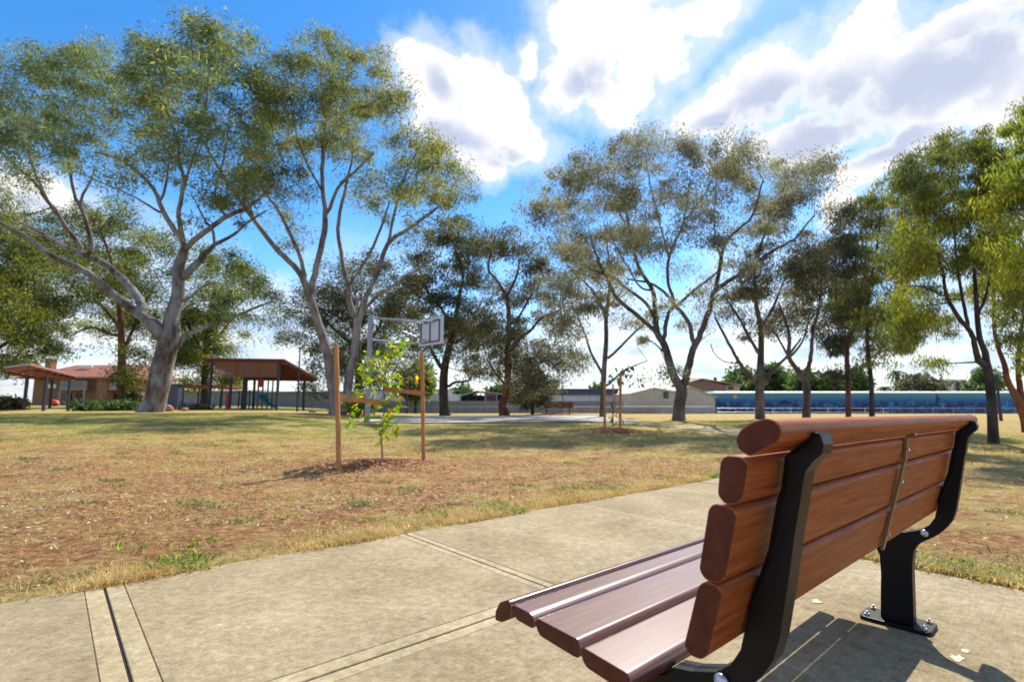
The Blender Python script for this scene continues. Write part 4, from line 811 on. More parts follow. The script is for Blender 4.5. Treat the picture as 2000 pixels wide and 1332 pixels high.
for a0, z0, a1, z1 in [(-.74,bb+.12,-.74,bt-.12),(.62,bb+.12,.62,bt-.12),(-.06,bb+.12,-.06,bt-.12),(-.74,bb+.12,.62,bb+.12),(-.74,bt-.12,.62,bt-.12)]:
    m.bar(boardpt(a0, z0, -.035), boardpt(a1, z1, -.035), .04, .04)
m.build('board_frame', M['dark_steel'], hoop)
rc = bc+n_*.40; m = MB(); m.tube([(rc[0]+.23*math.cos(a), rc[1]+.23*math.sin(a), bb+.1) for a in np.linspace(0, 2*math.pi, 21)], .012, 6, False); m.bar(boardpt(0, bb+.1, .02), tuple(bc+n_*.17+[0,0,bb+.1]), .12, .03); m.build('rim', M['rim_orange'], hoop)

# ------------------------------------------------------------------ far bench
def far_bench():
    a = P(1066, 812, 33); b_ = P(1116, 812, 33); z = tz(*a[:2]); root = empty('park_bench', ((a[0]+b_[0])/2, 33, z), 'small dark bench far off beside the court, seen from behind', 'bench')
    for x in (a[0]+.05, b_[0]-.12):
        MB().box((x, 33, z+.42), (.07,.07,.84)).build('leg', M['dark_steel'], root)
        MB().box((x, 33.22, z+.41), (.07,.42,.06)).build('arm', M['dark_steel'], root)
    for k in range(3): MB().box(((a[0]+b_[0])/2, 32.95-.0*k, z+.50+k*.125), (b_[0]-a[0]+.25, .035, .11)).build('back_slat', M['soffit_brown'], root)
    for k in range(3): MB().box(((a[0]+b_[0])/2, 33.1+k*.13, z+.455), (b_[0]-a[0]+.25, .11, .035)).build('seat_slat', M['soffit_brown'], root)
far_bench()

# ------------------------------------------------------------------ buildings
def slabpoly(m, pts, th_): 
    n = len(pts); V = [tuple(p) for p in pts]+[(p[0], p[1], p[2]-th_) for p in pts]
    m.add(V, [tuple(range(n)), tuple(range(2*n-1, n-1, -1))]+[(i, n+i, n+(i+1)%n, (i+1)%n) for i in range(n)])
def zpx(v, d): return P(1000, v, d)[2]
def xpx(u, d): return P(u, 785, d)[0]
def wallbox(m, u0, u1, vt, vb, d, th):
    x0, x1 = xpx(u0, d), xpx(u1, d); zt, zb_ = zpx(vt, d), zpx(vb, d); m.box(((x0+x1)/2, d+th/2, (zt+zb_)/2), (x1-x0, th, zt-zb_)); return m
d = 75
house = empty('brick_house', (xpx(150, d), d, zpx(790, d)), 'two-storey tan brick house with red tiled roof behind the left shelter', 'house')
wallbox(MB(), 62, 186, 736, 796, d, 9).build('wall', M['brick'], house)
wallbox(MB(), 186, 206, 736, 796, d-1.2, 10).build('wall', M['brick'], house)
wallbox(MB(), 206, 262, 736, 796, d+.4, 9).build('wall', M['brick'], house)
x0, x1, ze, zr = xpx(54, d), xpx(268, d), zpx(737, d), zpx(709, d)
m = MB(); V = [(x0,d-1.9,ze),(x1,d-1.9,ze),(x1,d+10,ze),(x0,d+10,ze),(x0+3.2,d+4,zr),(x1-2,d+4,zr)]; V += [(a, b_, c_-.25) for a, b_, c_ in V[:4]]
m.add(V, [(0,1,5,4),(1,2,5),(2,3,4,5),(3,0,4),(0,6,7,1),(1,7,8,2),(2,8,9,3),(3,9,6,0),(6,9,8,7)]); rf = m.build('roof', M['roof_tile'], house)
q = wallbox(MB(), 80, 92, 700, 725, d+2.6, 1).build('chimney', M['roof_tile'], rf); q.location = (0,0,0)
q = wallbox(MB(), 148, 172, 713, 717, d+1.8, .3).build('skylight', M['white_paint'], rf); q.location = (0,0,0)
for u0, u1, vt, vb, dd in [(118,160,741,757,d-.06),(207,228,741,752,d+.3),(116,144,768,790,d-.06),(207,228,769,790,d+.3)]:
    w = wallbox(MB(), u0, u1, vt, vb, dd, .1).build('window', M['glass_dark'], house)
    mid = (u0+u1)/2; m = MB()
    for uu in (u0, u0+(u1-u0)*.45, u1): wallbox(m, uu-.5, uu+.5, vt, vb, dd-.05, .06)
    q = m.build('frame', M['cream_frame'], w); q.location = (0,0,0)
q = wallbox(MB(), 147, 160, 768, 790, d-.06, .1).build('door', M['soffit_brown'], house)
for u0, u1, dd in [(114,166,d-1.3),(205,232,d-.9)]:
    m = MB(); wallbox(m, u0, u1, 760, 761.2, dd, 1.3); m.build('balcony_floor', M['cream_frame'], house)
    m = MB(); wallbox(m, u0, u1, 744, 745, dd, .06)
    for uu in np.linspace(u0, u1, 22): wallbox(m, uu-.6, uu+.6, 745, 760, dd, .04)
    m.build('railing', M['rail_grey'], house)
wallbox(MB(), 90, 106, 750, 758, d-.6, .55).build('air_conditioner', M['white_paint'], house)
wallbox(MB(), 114, 116, 761, 792, d-1.1, .2).build('post', M['cream_frame'], house); wallbox(MB(), 161, 163, 761, 792, d-1.1, .2).build('post', M['cream_frame'], house)
# red domed object
rb = P(105, 791, 60); rb[2] = tz(rb[0], rb[1]); m = MB()
V, Fc = [], []
for i in range(7):
    a = i/6*math.pi/2
    for k in range(14): V.append((rb[0]+.6*math.cos(a)*math.cos(k/14*6.283), rb[1]+.5*math.cos(a)*math.sin(k/14*6.283), rb[2]+.2+.55*math.sin(a)))
Fc = [(i*14+k, i*14+(k+1)%14, (i+1)*14+(k+1)%14, (i+1)*14+k) for i in range(6) for k in range(14)]
m.add(V, Fc); rs = empty('play_dome', tuple(rb), 'small red dome-shaped play object under the left shelter', 'play dome'); m.build('shell', M['red_paint'], rs, smooth_=True)
MB().tube([(rb[0], rb[1], rb[2]-.05), (rb[0], rb[1], rb[2]+.3)], .35, 12).build('base', M['dark_steel'], rs)
# left picnic shelter
d = 30
sh = empty('picnic_shelter', (xpx(60, d), d+2, tz(xpx(60, d), d)), 'picnic shelter with sloping white-edged roof and orange ceiling at the left edge', 'shelter')
A = P(40, 712, 21.9); B = P(150, 738, 34.0); off = np.array([-4.2, 3.0, 0.05])
A = A+(B-A)*.12; pl = [A, B, B+off, A+off]
m = MB(); slabpoly(m, [p+np.array([0,0,.16]) for p in pl], .05); m.build('roof_sheet', M['pole_grey'], sh)
m = MB(); slabpoly(m, [p+np.array([0,0,.106]) for p in pl], .06); m.build('ceiling', M['soffit_orange'], sh)
for k in range(7):
    f = .04+k*.153; m = MB(); m.bar(tuple(A+(B-A)*f+[0,0,-.02]), tuple(A+(B-A)*f+off+[0,0,-.02]), .07, .13); m.build('rafter', M['soffit_orange'], sh)
for f0 in (.12, .88): m = MB(); m.bar(tuple(A+off*f0+[0,0,-.15]), tuple(B+off*f0+[0,0,-.15]), .08, .12); m.build('beam', M['soffit_brown'], sh)
for f, g_ in ((.35,.12),(.9,.12),(.35,.88),(.9,.88)):
    p = A+(B-A)*f+off*g_; m = MB(); m.box((p[0], p[1], (tz(p[0], p[1])-.1+p[2]-.2)/2), (.12,.12, p[2]-.2-tz(p[0], p[1])+.1)); m.build('post', M['dark_steel'], sh)
# playground shade shelter
d = 31.5
sh = empty('shade_shelter', (xpx(500, d), d+3, tz(xpx(500, d), d)), 'maroon-roofed play shelter on dark posts with screened upper panels', 'shelter')
A, B = P(393, 699, d), P(556, 701, d); Cc = P(622, 739, d+6); Dd = Cc+(A-B)
m = MB(); slabpoly(m, [A, B, Cc, Dd], .10); m.build('roof', M['roof_maroon'], sh)
m = MB(); slabpoly(m, [p-np.array([0,0,.105]) for p in (A+(B-A)*.02+(Dd-A)*.02, B-(B-A)*.02+(Cc-B)*.02, Cc-(B-A)*.02, Dd+(B-A)*.02)], .04); m.build('ceiling', M['soffit_brown'], sh)
for k in range(9):
    f = (k+.5)/9; a = A+(Dd-A)*f; b_ = B+(Cc-B)*f; m = MB(); m.bar(tuple(a-[0,0,.22]), tuple(b_-[0,0,.22]), .06, .12); m.build('purlin', M['soffit_brown'], sh)
for k, u in enumerate((409, 477, 541)):
    dp = .3 if k != 1 else 2.2; x = xpx(u, d+dp); z0 = tz(x, d+dp); zt = zpx(703, d)-(.0 if k != 1 else .45); w = .13 if k != 1 else .22
    MB().box((x, d+dp, (z0-.1+zt)/2), (w, w, zt-z0+.1)).build('post', M['dark_steel'], sh)
for u, dd in ((449, 5.4), (495, 5.4), (541, 5.4), (593, 5.4)):
    x = xpx(u, d+dd); z0 = tz(x, d+dd); zt = zpx(737, d+dd)+.1; MB().box((x, d+dd, (z0-.1+zt)/2), (.13,.13, zt-z0+.1)).build('post', M['dark_steel'], sh)
for u0, u1 in ((414,455),(459,499),(503,538)):
    pn = MB(); nsl = 14
    for k in range(nsl):
        v0 = 709+k*(28/nsl); wallbox(pn, u0, u1, v0, v0+1.45, d+.3, .03)
    pn.build('screen_panel', M['screen'], sh)
m = MB(); wallbox(m, 409, 541, 703.5, 708, d+.28, .08); m.build('beam', M['soffit_orange'], sh)
for u in (457, 501): m = MB(); wallbox(m, u-1.3, u+1.3, 708, 737, d+.27, .08); m.build('mullion', M['soffit_orange'], sh)
# play equipment behind
d = 37
pe = empty('play_tower', (xpx(515, d), d, tz(xpx(515, d), d)), 'playground climbing tower with teal slide and red panels under the maroon shelter', 'play equipment')
for u in (503, 522, 512, 531):
    x = xpx(u, d+(.6 if u in (512, 531) else 0)); y = d+(.6 if u in (512, 531) else 0); MB().tube([(x, y, tz(x, y)-.05), (x, y, zpx(741, d))], .06, 8).build('post', M['teal_plastic'] if u > 510 else M['red_paint'], pe)
m = MB(); x0, x1 = xpx(500, d), xpx(533, d); m.box(((x0+x1)/2, d+.3, zpx(780, d)), (x1-x0, 1.0, .08)); m.build('platform', M['teal_plastic'], pe)
wallbox(MB(), 501, 512, 738, 756, d-.1, .06).build('panel', M['red_paint'], pe)
wallbox(MB(), 500, 521, 768, 780, d-.1, .06).build('panel', M['teal_plastic'], pe)
m = MB(); pts = [P(u, v, d-.6) for u, v in ((505,772),(512,781),(522,789),(532,794),(540,796))]
for sg in (-.28, .28): m.tube([p+[0,sg,.08] for p in pts], .05, 6)
for a, b_ in zip(pts[:-1], pts[1:]): m.bar(tuple(a), tuple(b_), .5, .05)
m.build('slide', M['teal_plastic'], pe)
cf = empty('climbing_frame', (xpx(460, d), d, tz(xpx(460, d), d)), 'climbing frame with dark poles and a red post between the shelter posts', 'play equipment')
for u, mt in ((430,'dark_steel'),(445,'red_paint'),(466,'dark_steel'),(472,'dark_steel'),(487,'dark_steel')):
    x = xpx(u, d); w = .16 if mt == 'red_paint' else .05; MB().tube([(x, d, tz(x, d)-.05), (x, d, zpx(762 if mt != 'red_paint' else 768, d))], w, 8).build('post', M[mt], cf)
m = MB(); m.bar(tuple(P(430,764,d)), tuple(P(487,764,d)), .06, .06); m.build('bar', M['dark_steel'], cf)
for k in range(4): m = MB(); m.bar(tuple(P(466,770+k*6,d)), tuple(P(487,770+k*6,d)), .04, .04); m.build('rung', M['dark_steel'], cf)
# low orange-roofed walkway
d = 44; sh = empty('walkway_shelter', (xpx(380, d), d, tz(xpx(380, d), d)), 'low flat orange-edged roof between the navy block and the play shelter', 'shelter')
wallbox(MB(), 350, 440, 752, 757, d, 3).build('roof', M['soffit_orange'], sh)
for u in (356, 386, 432): wallbox(MB(), u-1, u+1, 757, 797, d+1, .1).build('post', M['dark_steel'], sh)
# navy block
d = 33; nb = empty('toilet_block', (xpx(340, d), d, tz(xpx(340, d), d)), 'small navy blue block half hidden behind the biggest gum trunk', 'toilet block')
wallbox(MB(), 320, 346, 752, 803, d, .45).build('wall', M['navy_paint'], nb); wallbox(MB(), 318, 347, 749, 752, d-.05, .6).build('roof', M['dark_steel'], nb)
for u in (338, 345): m = MB(); c = P(u, 748, d-.12); m.box(tuple(c), (.14,.1,.14)); m.build('lamp', M['white_paint'], nb, bevel=.03)
# light poles
def lightpole(u, vt, vb, d, lab, arm=14, w=.06):
    b = P(u, vb, d); z = tz(b[0], b[1]); root = empty('light_pole', (b[0], d, z), lab, 'light pole')
    zt = zpx(vt, d); MB().tube([(b[0], d, z-.2), (b[0], d, zt)], [w*1.3, w*.8], 8).build('pole', M['dark_steel'], root)
    m = MB(); ax = arm*d/1000; m.tube([(b[0], d, zt-.05), (b[0]+ax*.5, d, zt+.12), (b[0]+ax, d, zt+.15)], w*.7, 6); m.build('arm', M['dark_steel'], root)
    m = MB(); m.box((b[0]+ax, d, zt+.13), (.5, .25, .10)); m.build('lamp_head', M['pole_grey'], root, bevel=.03)
lightpole(580, 679, 806, 31, 'thin dark light pole in front of the play shelter', 12, .05)
lightpole(1099, 742, 790, 65, 'thin light pole above the long pale building right of the far bench', -4)
lightpole(1955, 735, 818, 22, 'slim dark pole standing right of the dark gum trunk', 4, .05)
lightpole(905, 738, 790, 80, 'faint light pole on the horizon right of the grey gum', 3)
lightpole(795, 742, 800, 40, 'short dark pole between the hoop and the grey gum', 3, .07)
# long grey shed wall at left
d = 62; ls = empty('long_shed', (xpx(500, d), d, zpx(800, d)), 'long lavender-grey shed with white roof seen beyond the play shelter', 'shed')
wallbox(MB(), 352, 700, 764, 802, d, 8).build('wall', M['fence_lavender'], ls)
m = MB(); x0, x1 = xpx(515, d), xpx(640, d); slabpoly(m, [np.array([x0,d-.3,zpx(764,d)]), np.array([x1,d-.3,zpx(764,d)]), np.array([x1,d+8,zpx(754,d)]), np.array([x0,d+8,zpx(754,d)])], .08); m.build('roof', M['roof_white'], ls)
m = MB(); x0, x1 = xpx(350, d), xpx(513, d); slabpoly(m, [np.array([x0,d-.3,zpx(763.5,d)]), np.array([x1,d-.3,zpx(763.5,d)]), np.array([x1,d+8,zpx(758,d)]), np.array([x0,d+8,zpx(758,d)])], .08); m.build('roof', M['fence_lavender'], ls)
for u in (395, 470): wallbox(MB(), u, u+22, 772, 799, d-.05, .06).build('door', M['pole_grey'], ls)
# steel boundary fence, panels side by side
d = 56; bf = empty('boundary_fence', (xpx(1000, d), d, zpx(806, d)), 'long low grey metal sheet fence across the back of the park', 'fence')
us = np.arange(640, 1235, 17.0); tm = None
for i, u in enumerate(us[:-1]):
    if tm is None: 
        m = MB(); wd = 17*d/1000
        for k in range(8): m.box((-wd/2+wd*(k+.5)/8, .02*(k % 2), 0), (wd/8, .03, zpx(783, d)-zpx(807, d)))
        tm = m.build('panel', M['fence_lavender'], bf); tm.location = (xpx(u+8.5, d)-bf.location[0], 0, (zpx(783, d)+zpx(807, d))/2-bf.location[2])
    else:
        o = tm.copy(); col.objects.link(o); o.parent = bf; o.location[0] = xpx(u+8.5, d)-bf.location[0]
    x = xpx(u, d); MB().box((x, d-.06, (zpx(782, d)+zpx(807, d))/2), (.07,.07, zpx(782, d)-zpx(807, d))).build('post', M['fence_tan'], bf)
d = 57; tf = empty('boundary_fence', (xpx(1250, d), d, zpx(806, d)), 'short brownish fence in front of the beige shed', 'fence')
for u in np.arange(1100, 1292, 16.0): 
    m = MB(); wallbox(m, u+.3, u+15.7, 795, 807, d-2, .08); m.build('panel', M['fence_tan'], tf)
# pipe-rail fences
def railfence(u0, u1, d, step, vt, vb, lab, mat, rails=2, r=.03):
    root = empty('rail_fence', (xpx((u0+u1)/2, d), d, tz(xpx((u0+u1)/2, d), d)), lab, 'fence')
    for u in np.arange(u0, u1+.1, step):
        x = xpx(u, d); MB().tube([(x, d, zpx(vb, d)-.3), (x, d, zpx(vt, d)+.03)], r, 6).build('post', M[mat], root)
    for k in range(rails):
        v = vt+(vb-vt)*k*.55; MB().tube([(xpx(u0, d), d-.03, zpx(v, d)), (xpx(u1, d), d-.03, zpx(v, d))], r*.9, 6).build('rail', M[mat], root)
    if rails == 1 or mat == 'pole_grey':
        m = MB()
        for k in np.arange(u0, u1, 3.0): m.bar((xpx(k, d), d+.01, zpx(vt, d)), (xpx(k+2.2, d), d+.01, zpx(vb, d)), .008, .008)
        q = m.build('wire_mesh', M[mat], root)
railfence(740, 1392, 50, 40, 794, 808, 'thin wire mesh fence with pipe posts before the grey metal fence', 'pole_grey', 1, .025)
railfence(1400, 1735, 46, 36, 797, 811, 'silver two-rail pipe fence in front of the blue mural', 'galvanised', 2, .022)
railfence(1740, 2060, 50, 40, 797, 809, 'wire mesh fence before the right end of the blue mural', 'pole_grey', 1, .025)
# white building, carport, long pale building
d = 78
wb = empty('white_building', (xpx(840, d), d, zpx(795, d)), 'low pale blue-white building behind the hoop and grey gum', 'building')
wallbox(MB(), 700, 872, 762, 795, d, 8).build('wall', M['wall_bluewhite'], wb); wallbox(MB(), 698, 874, 760, 762, d-.4, 9).build('roof', M['pole_grey'], wb)
w2 = empty('white_building', (xpx(887, d), d-3, zpx(795, d)), 'bright white block at the left end of the dark carport', 'building')
wallbox(MB(), 875, 899, 771, 795, d-3, 5).build('wall', M['white_paint'], w2); wallbox(MB(), 874, 900, 770, 771, d-3.1, 5.2).build('roof', M['roof_white'], w2)
cp_ = empty('carport', (xpx(940, d), d-4, zpx(795, d)), 'dark low carport building with purple-grey gable left of the red trunk', 'carport')
wallbox(MB(), 901, 990, 772, 795, d-1, 6).build('wall', M['dark_steel'], cp_)
m = MB(); x = [xpx(u, d-4) for u in (897, 928, 944, 990)]; z = [zpx(v, d-4) for v in (772, 763, 764, 769)]
V = [(x[i], y, z[i]) for y in (d-4, d+4) for i in range(4)]+[(x[i], y, z[i]-.2) for y in (d-4, d+4) for i in range(4)]
m.add(V, [(i, i+1, i+5, i+4) for i in range(3)]+[(8+i, 12+i, 13+i, 9+i) for i in range(3)]+[(i, 8+i, 9+i, i+1) for i in range(3)]+[(4+i, 5+i, 13+i, 12+i) for i in range(3)]+[(0,4,12,8),(3,11,15,7)])
m.build('roof', M['rail_grey'], cp_)
wallbox(MB(), 946, 972, 770, 792, d-3.8, .2).build('wall', M['fence_lavender'], cp_); wallbox(MB(), 950, 968, 772, 790, d-3.95, .1).build('door', M['roof_maroon'], cp_)
for u in (901, 914, 928): wallbox(MB(), u-.6, u+.6, 770, 795, d-3.9, .12).build('post', M['dark_steel'], cp_)
lb = empty('long_building', (xpx(1140, 70), 70, zpx(797, 70)), 'long pale blue-white building with dark scribbles right of the far bench', 'building')
wallbox(MB(), 990, 1224, 773, 799, 70, 7).build('wall', M['wall_bluewhite'], lb); wallbox(MB(), 989, 1225, 771.5, 773, 69.8, 7.4).build('roof', M['pole_grey'], lb)
for u in (1035, 1095, 1158, 1200): wallbox(MB(), u, u+16, 784, 788, 69.93, .1).build('window', M['glass_dark'], lb)
dr = empty('dark_roofed_building', (xpx(1150, 84), 84, zpx(797, 84)), 'navy flat-roofed building rising behind the long pale one', 'building')
wallbox(MB(), 1070, 1208, 762, 797, 84, 8).build('wall', M['navy_paint'], dr); m = MB(); wallbox(m, 1068, 1212, 759, 762, 83.6, 9); m.build('roof', M['roof_navy'], dr)
# beige shed with two gables
d = 60; bs = empty('beige_shed', (xpx(1310, d), d, zpx(807, d)), 'beige double-gabled shed with pale green roof behind the forked gum', 'shed')
def gable(u0, ur, u1, ve0, vr, ve1, dd, dep, mr):
    m = MB(); pts = [(xpx(u0, dd), zpx(808, dd)), (xpx(u1, dd), zpx(808, dd)), (xpx(u1, dd), zpx(ve1, dd)), (xpx(ur, dd), zpx(vr, dd)), (xpx(u0, dd), zpx(ve0, dd))]
    m.prism(pts, lambda p, y: (p[0], y, p[1]), dd, dd+dep); m.build('wall', M['shed_beige'], bs)
    for a, va, b_, vb_ in ((u0-2, ve0+.5, ur, vr), (ur, vr, u1+3, ve1+.5)):
        m = MB(); slabpoly(m, [np.array([xpx(a, dd), dd-.25, zpx(va, dd)+.09]), np.array([xpx(b_, dd), dd-.25, zpx(vb_, dd)+.09]), np.array([xpx(b_, dd), dd+dep+.25, zpx(vb_, dd)+.09]), np.array([xpx(a, dd), dd+dep+.25, zpx(va, dd)+.09])], .08); m.build('roof', M[mr], bs)
gable(1232, 1278, 1326, 769, 758, 767, d, 9, 'roof_white'); gable(1327, 1346, 1397, 763, 755, 776, d+.8, 10, 'roof_green')
wallbox(MB(), 1296, 1306, 765, 778, d-.05, .1).build('window', M['glass_dark'], bs); wallbox(MB(), 1320, 1326, 766, 777, d-.05, .1).build('window', M['glass_dark'], bs)
sv = empty('grey_shed', (xpx(1225, 66), 66, zpx(800, 66)), 'narrow dark grey shed squeezed left of the beige shed', 'shed')
wallbox(MB(), 1222, 1236, 769, 800, 66, 3).build('wall', M['roof_navy'], sv); wallbox(MB(), 1221, 1237, 767, 769, 65.8, 3.4).build('roof', M['dark_steel'], sv)
# brick house behind the shed
d = 88; bh = empty('brick_house', (xpx(1400, d), d, zpx(795, d)), 'brown brick house with low tan roof and small chimney behind the beige shed', 'house')
m = MB(); pts = [(xpx(1344, d), zpx(795, d)), (xpx(1418, d), zpx(795, d)), (xpx(1418, d), zpx(752, d)), (xpx(1380, d), zpx(742, d)), (xpx(1344, d), zpx(748, d))]
m.prism(pts, lambda p, y: (p[0], y, p[1]), d, d+9); m.build('wall', M['brick_far'], bh); wallbox(MB(), 1418.5, 1446, 752, 795, d+.8, 8).build('wall', M['cream_frame'], bh)
for a, va, b_, vb_ in ((1341, 749, 1371, 740.5), (1371, 740.5, 1449, 753)):
    m = MB(); slabpoly(m, [np.array([xpx(a, d), d-.5, zpx(va, d)+.15]), np.array([xpx(b_, d), d-.5, zpx(vb_, d)+.15]), np.array([xpx(b_, d)+1.2, d+9.5, zpx(vb_, d)+.6]), np.array([xpx(a, d)+.5, d+9.5, zpx(va, d)+.6])], .2); m.build('roof', M['roof_tan'], bh)
wallbox(MB(), 1398, 1402, 737, 745, d+4, .5).build('chimney', M['dark_steel'], bh)
wallbox(MB(), 1424, 1434, 755, 761, d+.7, .1).build('window', M['glass_dark'], bh)
# mural building
d = 62; mb_ = empty('mural_building', (xpx(1700, d), d, zpx(810, d)), 'long low building painted with a blue underwater mural and topped by a white curved roof', 'building')
x0, x1 = xpx(1398, d), xpx(2100, d); z0, z1 = zpx(811, d), zpx(768.5, d); nW = 24; 
for k in range(nW):
    a, b_ = x0+(x1-x0)*k/nW, x0+(x1-x0)*(k+1)/nW; V = [(a,d,z0),(b_-.02,d,z0),(b_-.02,d,z1),(a,d,z1),(a,d+.08,z0),(b_-.02,d+.08,z0),(b_-.02,d+.08,z1),(a,d+.08,z1)]
    mesh_obj('panel', V, [(0,1,2,3),(5,4,7,6),(0,4,5,1),(3,2,6,7),(0,3,7,4),(1,5,6,2)], M['mural'], mb_, uv=[(0,0),(0,0),(0,1),(0,1),(0,0),(0,0),(0,1),(0,1)])
m = MB(); m.box(((x0+x1)/2, d+2.2, (z0+z1)/2), (x1-x0-.1, 4, z1-z0-.02)); m.build('wall', M['navy_paint'], mb_)
m = MB(); prf = [(d-.12, z1+.004), (d-.12, z1+.13), (d+.1, z1+.20), (d+1.0, z1+.27), (d+2.2, z1+.30), (d+3.4, z1+.27), (d+4.4, z1+.18), (d+4.5, z1+.004)]
m.prism(prf, lambda p, x: (x, p[0], p[1]), x0-.1, x1+.1); m.build('roof', M['roof_white'], mb_)
def motif(cu, cv, pts, mt, lab, sc_=1.0):
    cx_, cz_ = xpx(cu, d), zpx(cv, d); m = MB(); m.prism([(cx_+a*sc_, cz_+b_*sc_) for a, b_ in pts], lambda p, y: (p[0], y, p[1]), d-.012, d-.004); m.build('painted_motif', mt, mb_)
navy = material('mural_navy', (0.012,0.022,0.09), 0.7); yel = material('mural_yellow', (0.75,0.38,0.03), 0.7); cyan = material('mural_cyan', (0.10,0.38,0.60), 0.7)
motif(1436, 769+6, [(math.cos(a)*.22, math.sin(a)*.22) for a in np.linspace(0, 6.28, 13)[:-1]], yel, '')
dol = [(-1.0,-.25),(-.7,-.02),(-.3,.12),(0,.15),(.1,.38),(.25,.16),(.6,.02),(.85,-.2),(1.1,-.18),(1.0,-.32),(1.15,-.5),(.85,-.38),(.5,-.2),(.1,-.15),(-.1,-.38),(-.25,-.15),(-.6,-.2)]
motif(1532, 785, dol, navy, '', 1.0); motif(1832, 779, [(b_*1.0+.1*a, a*.7) for a, b_ in dol], navy, '', .9); motif(1690, 790, dol, navy, '', .6)
# white building beyond
d = 95; w3 = empty('white_building', (xpx(1850, d), d, zpx(795, d)), 'white flat-roofed building over the mural roof beside a short palm', 'building')
wallbox(MB(), 1826, 1886, 744, 795, d, 8).build('wall', M['wall_bluewhite'], w3); wallbox(MB(), 1822, 1892, 741, 744, d-.6, 9).build('roof', M['roof_white'], w3); wallbox(MB(), 1838, 1848, 752, 760, d-.06, .1).build('window', M['glass_dark'], w3)

# shrubs, boulders
def shrub(u, v, w, h, d, lab, mt='leaf_shrub', seed=1, n=900, g=None):
    tree('shrub', lab, d, (u, v), [[(u, v+1, 3), (u, v-h*.3, 2), (u, v-h*.5, 1.5)]], [(u, v-h*.5, w*.5, h*.45, 2.2), (u-w*.25, v-h*.35, w*.3, h*.3, 2), (u+w*.25, v-h*.35, w*.3, h*.3, 2)], 'bark_dark', mt, n, (.22,.08), w*d/1000*.3, .15, seed, 7, cat='shrub', spread=1.2, sink=.05, group=g)
shrub(170, 797, 60, 11, 27, 'low green ground shrub before the brick house, left clump', seed=71)
shrub(210, 797, 50, 12, 27.5, 'low green ground shrub before the brick house, middle clump', seed=72)
shrub(248, 797, 40, 12, 28, 'low green ground shrub left of the biggest gum trunk', seed=73)
shrub(382, 801, 44, 9, 30, 'dark low shrub in front of the navy block and shelter post', 'leaf_dark', 74)
shrub(256, 792, 24, 32, 42, 'dark round shrub by the reddish trunk', 'leaf_dark', 75, 2200)
shrub(20, 796, 50, 22, 32, 'dark leafy shrub at the far left under the shelter', 'leaf_dark', 76, 2500)
shrub(700, 808, 40, 40, 24, 'light green seedling shrub at the foot of the twin-stemmed gum', 'leaf_bright', 77, 500)
for u, v, r_, d, lb_ in [(326, 800, .30, 26, 'brown boulder right of the biggest gum trunk'), (361, 801, .18, 27, 'small orange boulder by the dark shrub'), (610, 803, .18, 30, 'small reddish stone near the light pole')]:
    b = P(u, v, d); b[2] = tz(b[0], b[1]); bm = bmesh.new(); bmesh.ops.create_icosphere(bm, subdivisions=2, radius=r_)
    for vv in bm.verts: vv.co = Vector((vv.co.x*random.uniform(.95,1.25), vv.co.y, vv.co.z*.75))*random.uniform(.88, 1.1)
    me = bpy.data.meshes.new('boulder'); bm.to_mesh(me); bm.free(); me.materials.append(M['rock']); o = bpy.data.objects.new('boulder', me); col.objects.link(o); o.location = (b[0], b[1], b[2]+r_*.4); tag(o, lb_, 'boulder')

# ------------------------------------------------------------------ grass, litter, mulch
def scatter_xy(n, fn, box, seed):
    r = np.random.default_rng(seed); out = []; tot = 0
    while tot < n:
        x = r.uniform(box[0], box[1], n*2); y = r.uniform(box[2], box[3], n*2); p = fn(x, y); k = r.random(n*2) < p; out.append(np.stack([x[k], y[k]], 1)); tot += k.sum()
    return np.vstack(out)[:n]
def pseudo(x, y, s, o):
    return 0.5+0.25*(np.sin(x*s+o+1.7*np.sin(y*s*.7+o))+np.sin(y*s*1.1+o*2+1.3*np.sin(x*s*.8)))
def gz(x, y): 
    return terrain(x, y)
def blades(name, pts, h, w, mat, lean, seed, per=1, clump=0.0, kind='stuff'):
    r = np.random.default_rng(seed); c = np.repeat(pts, per, axis=0); n = len(c); c = c+r.normal(size=(n, 2))*clump
    ok = ~path_mask(c[:, 0], c[:, 1], -0.015); c = c[ok]; n = len(c); hh = h*(0.5+r.random(n)); a = r.uniform(0, 2*math.pi, n); l = lean*r.random(n)**.7*hh
    z = gz(c[:, 0], c[:, 1])-0.005; D = np.stack([np.cos(a), np.sin(a)], 1); Sd = np.stack([-np.sin(a+r.normal(size=n)), np.cos(a)], 1)*(w*(0.6+.8*r.random(n)))[:, None]
    b0 = np.column_stack([c-Sd/2, z]); b1 = np.column_stack([c+Sd/2, z]); m_ = np.column_stack([c+D*(l*.35)[:, None], z+hh*.6]); S3 = np.column_stack([Sd*.35, np.zeros(n)]); tp = np.column_stack([c+D*l[:, None], z+hh*(1-.35*lean*r.random(n))])
    V = np.stack([b0, b1, m_+S3, m_-S3, tp], 1).reshape(-1, 3); i = np.arange(n)*5
    Fc = [None]; Q = np.stack([i, i+1, i+2, i+3], 1); Tt = np.stack([i+3, i+2, i+4, i+4], 1)
    loops = np.concatenate([Q.ravel(), Tt[:, :3].ravel()]); me = bpy.data.meshes.new(name); me.vertices.add(len(V)); me.vertices.foreach_set('co', V.astype(np.float32).ravel())
    me.loops.add(len(loops)); me.loops.foreach_set('vertex_index', loops.astype(np.int32)); me.polygons.add(2*n)
    me.polygons.foreach_set('loop_start', np.concatenate([np.arange(n)*4, n*4+np.arange(n)*3]).astype(np.int32)); me.polygons.foreach_set('loop_total', np.concatenate([np.full(n, 4), np.full(n, 3)]).astype(np.int32))
    me.materials.append(M[mat]); me.update(calc_edges=True); o = bpy.data.objects.new(name, me); col.objects.link(o); return o
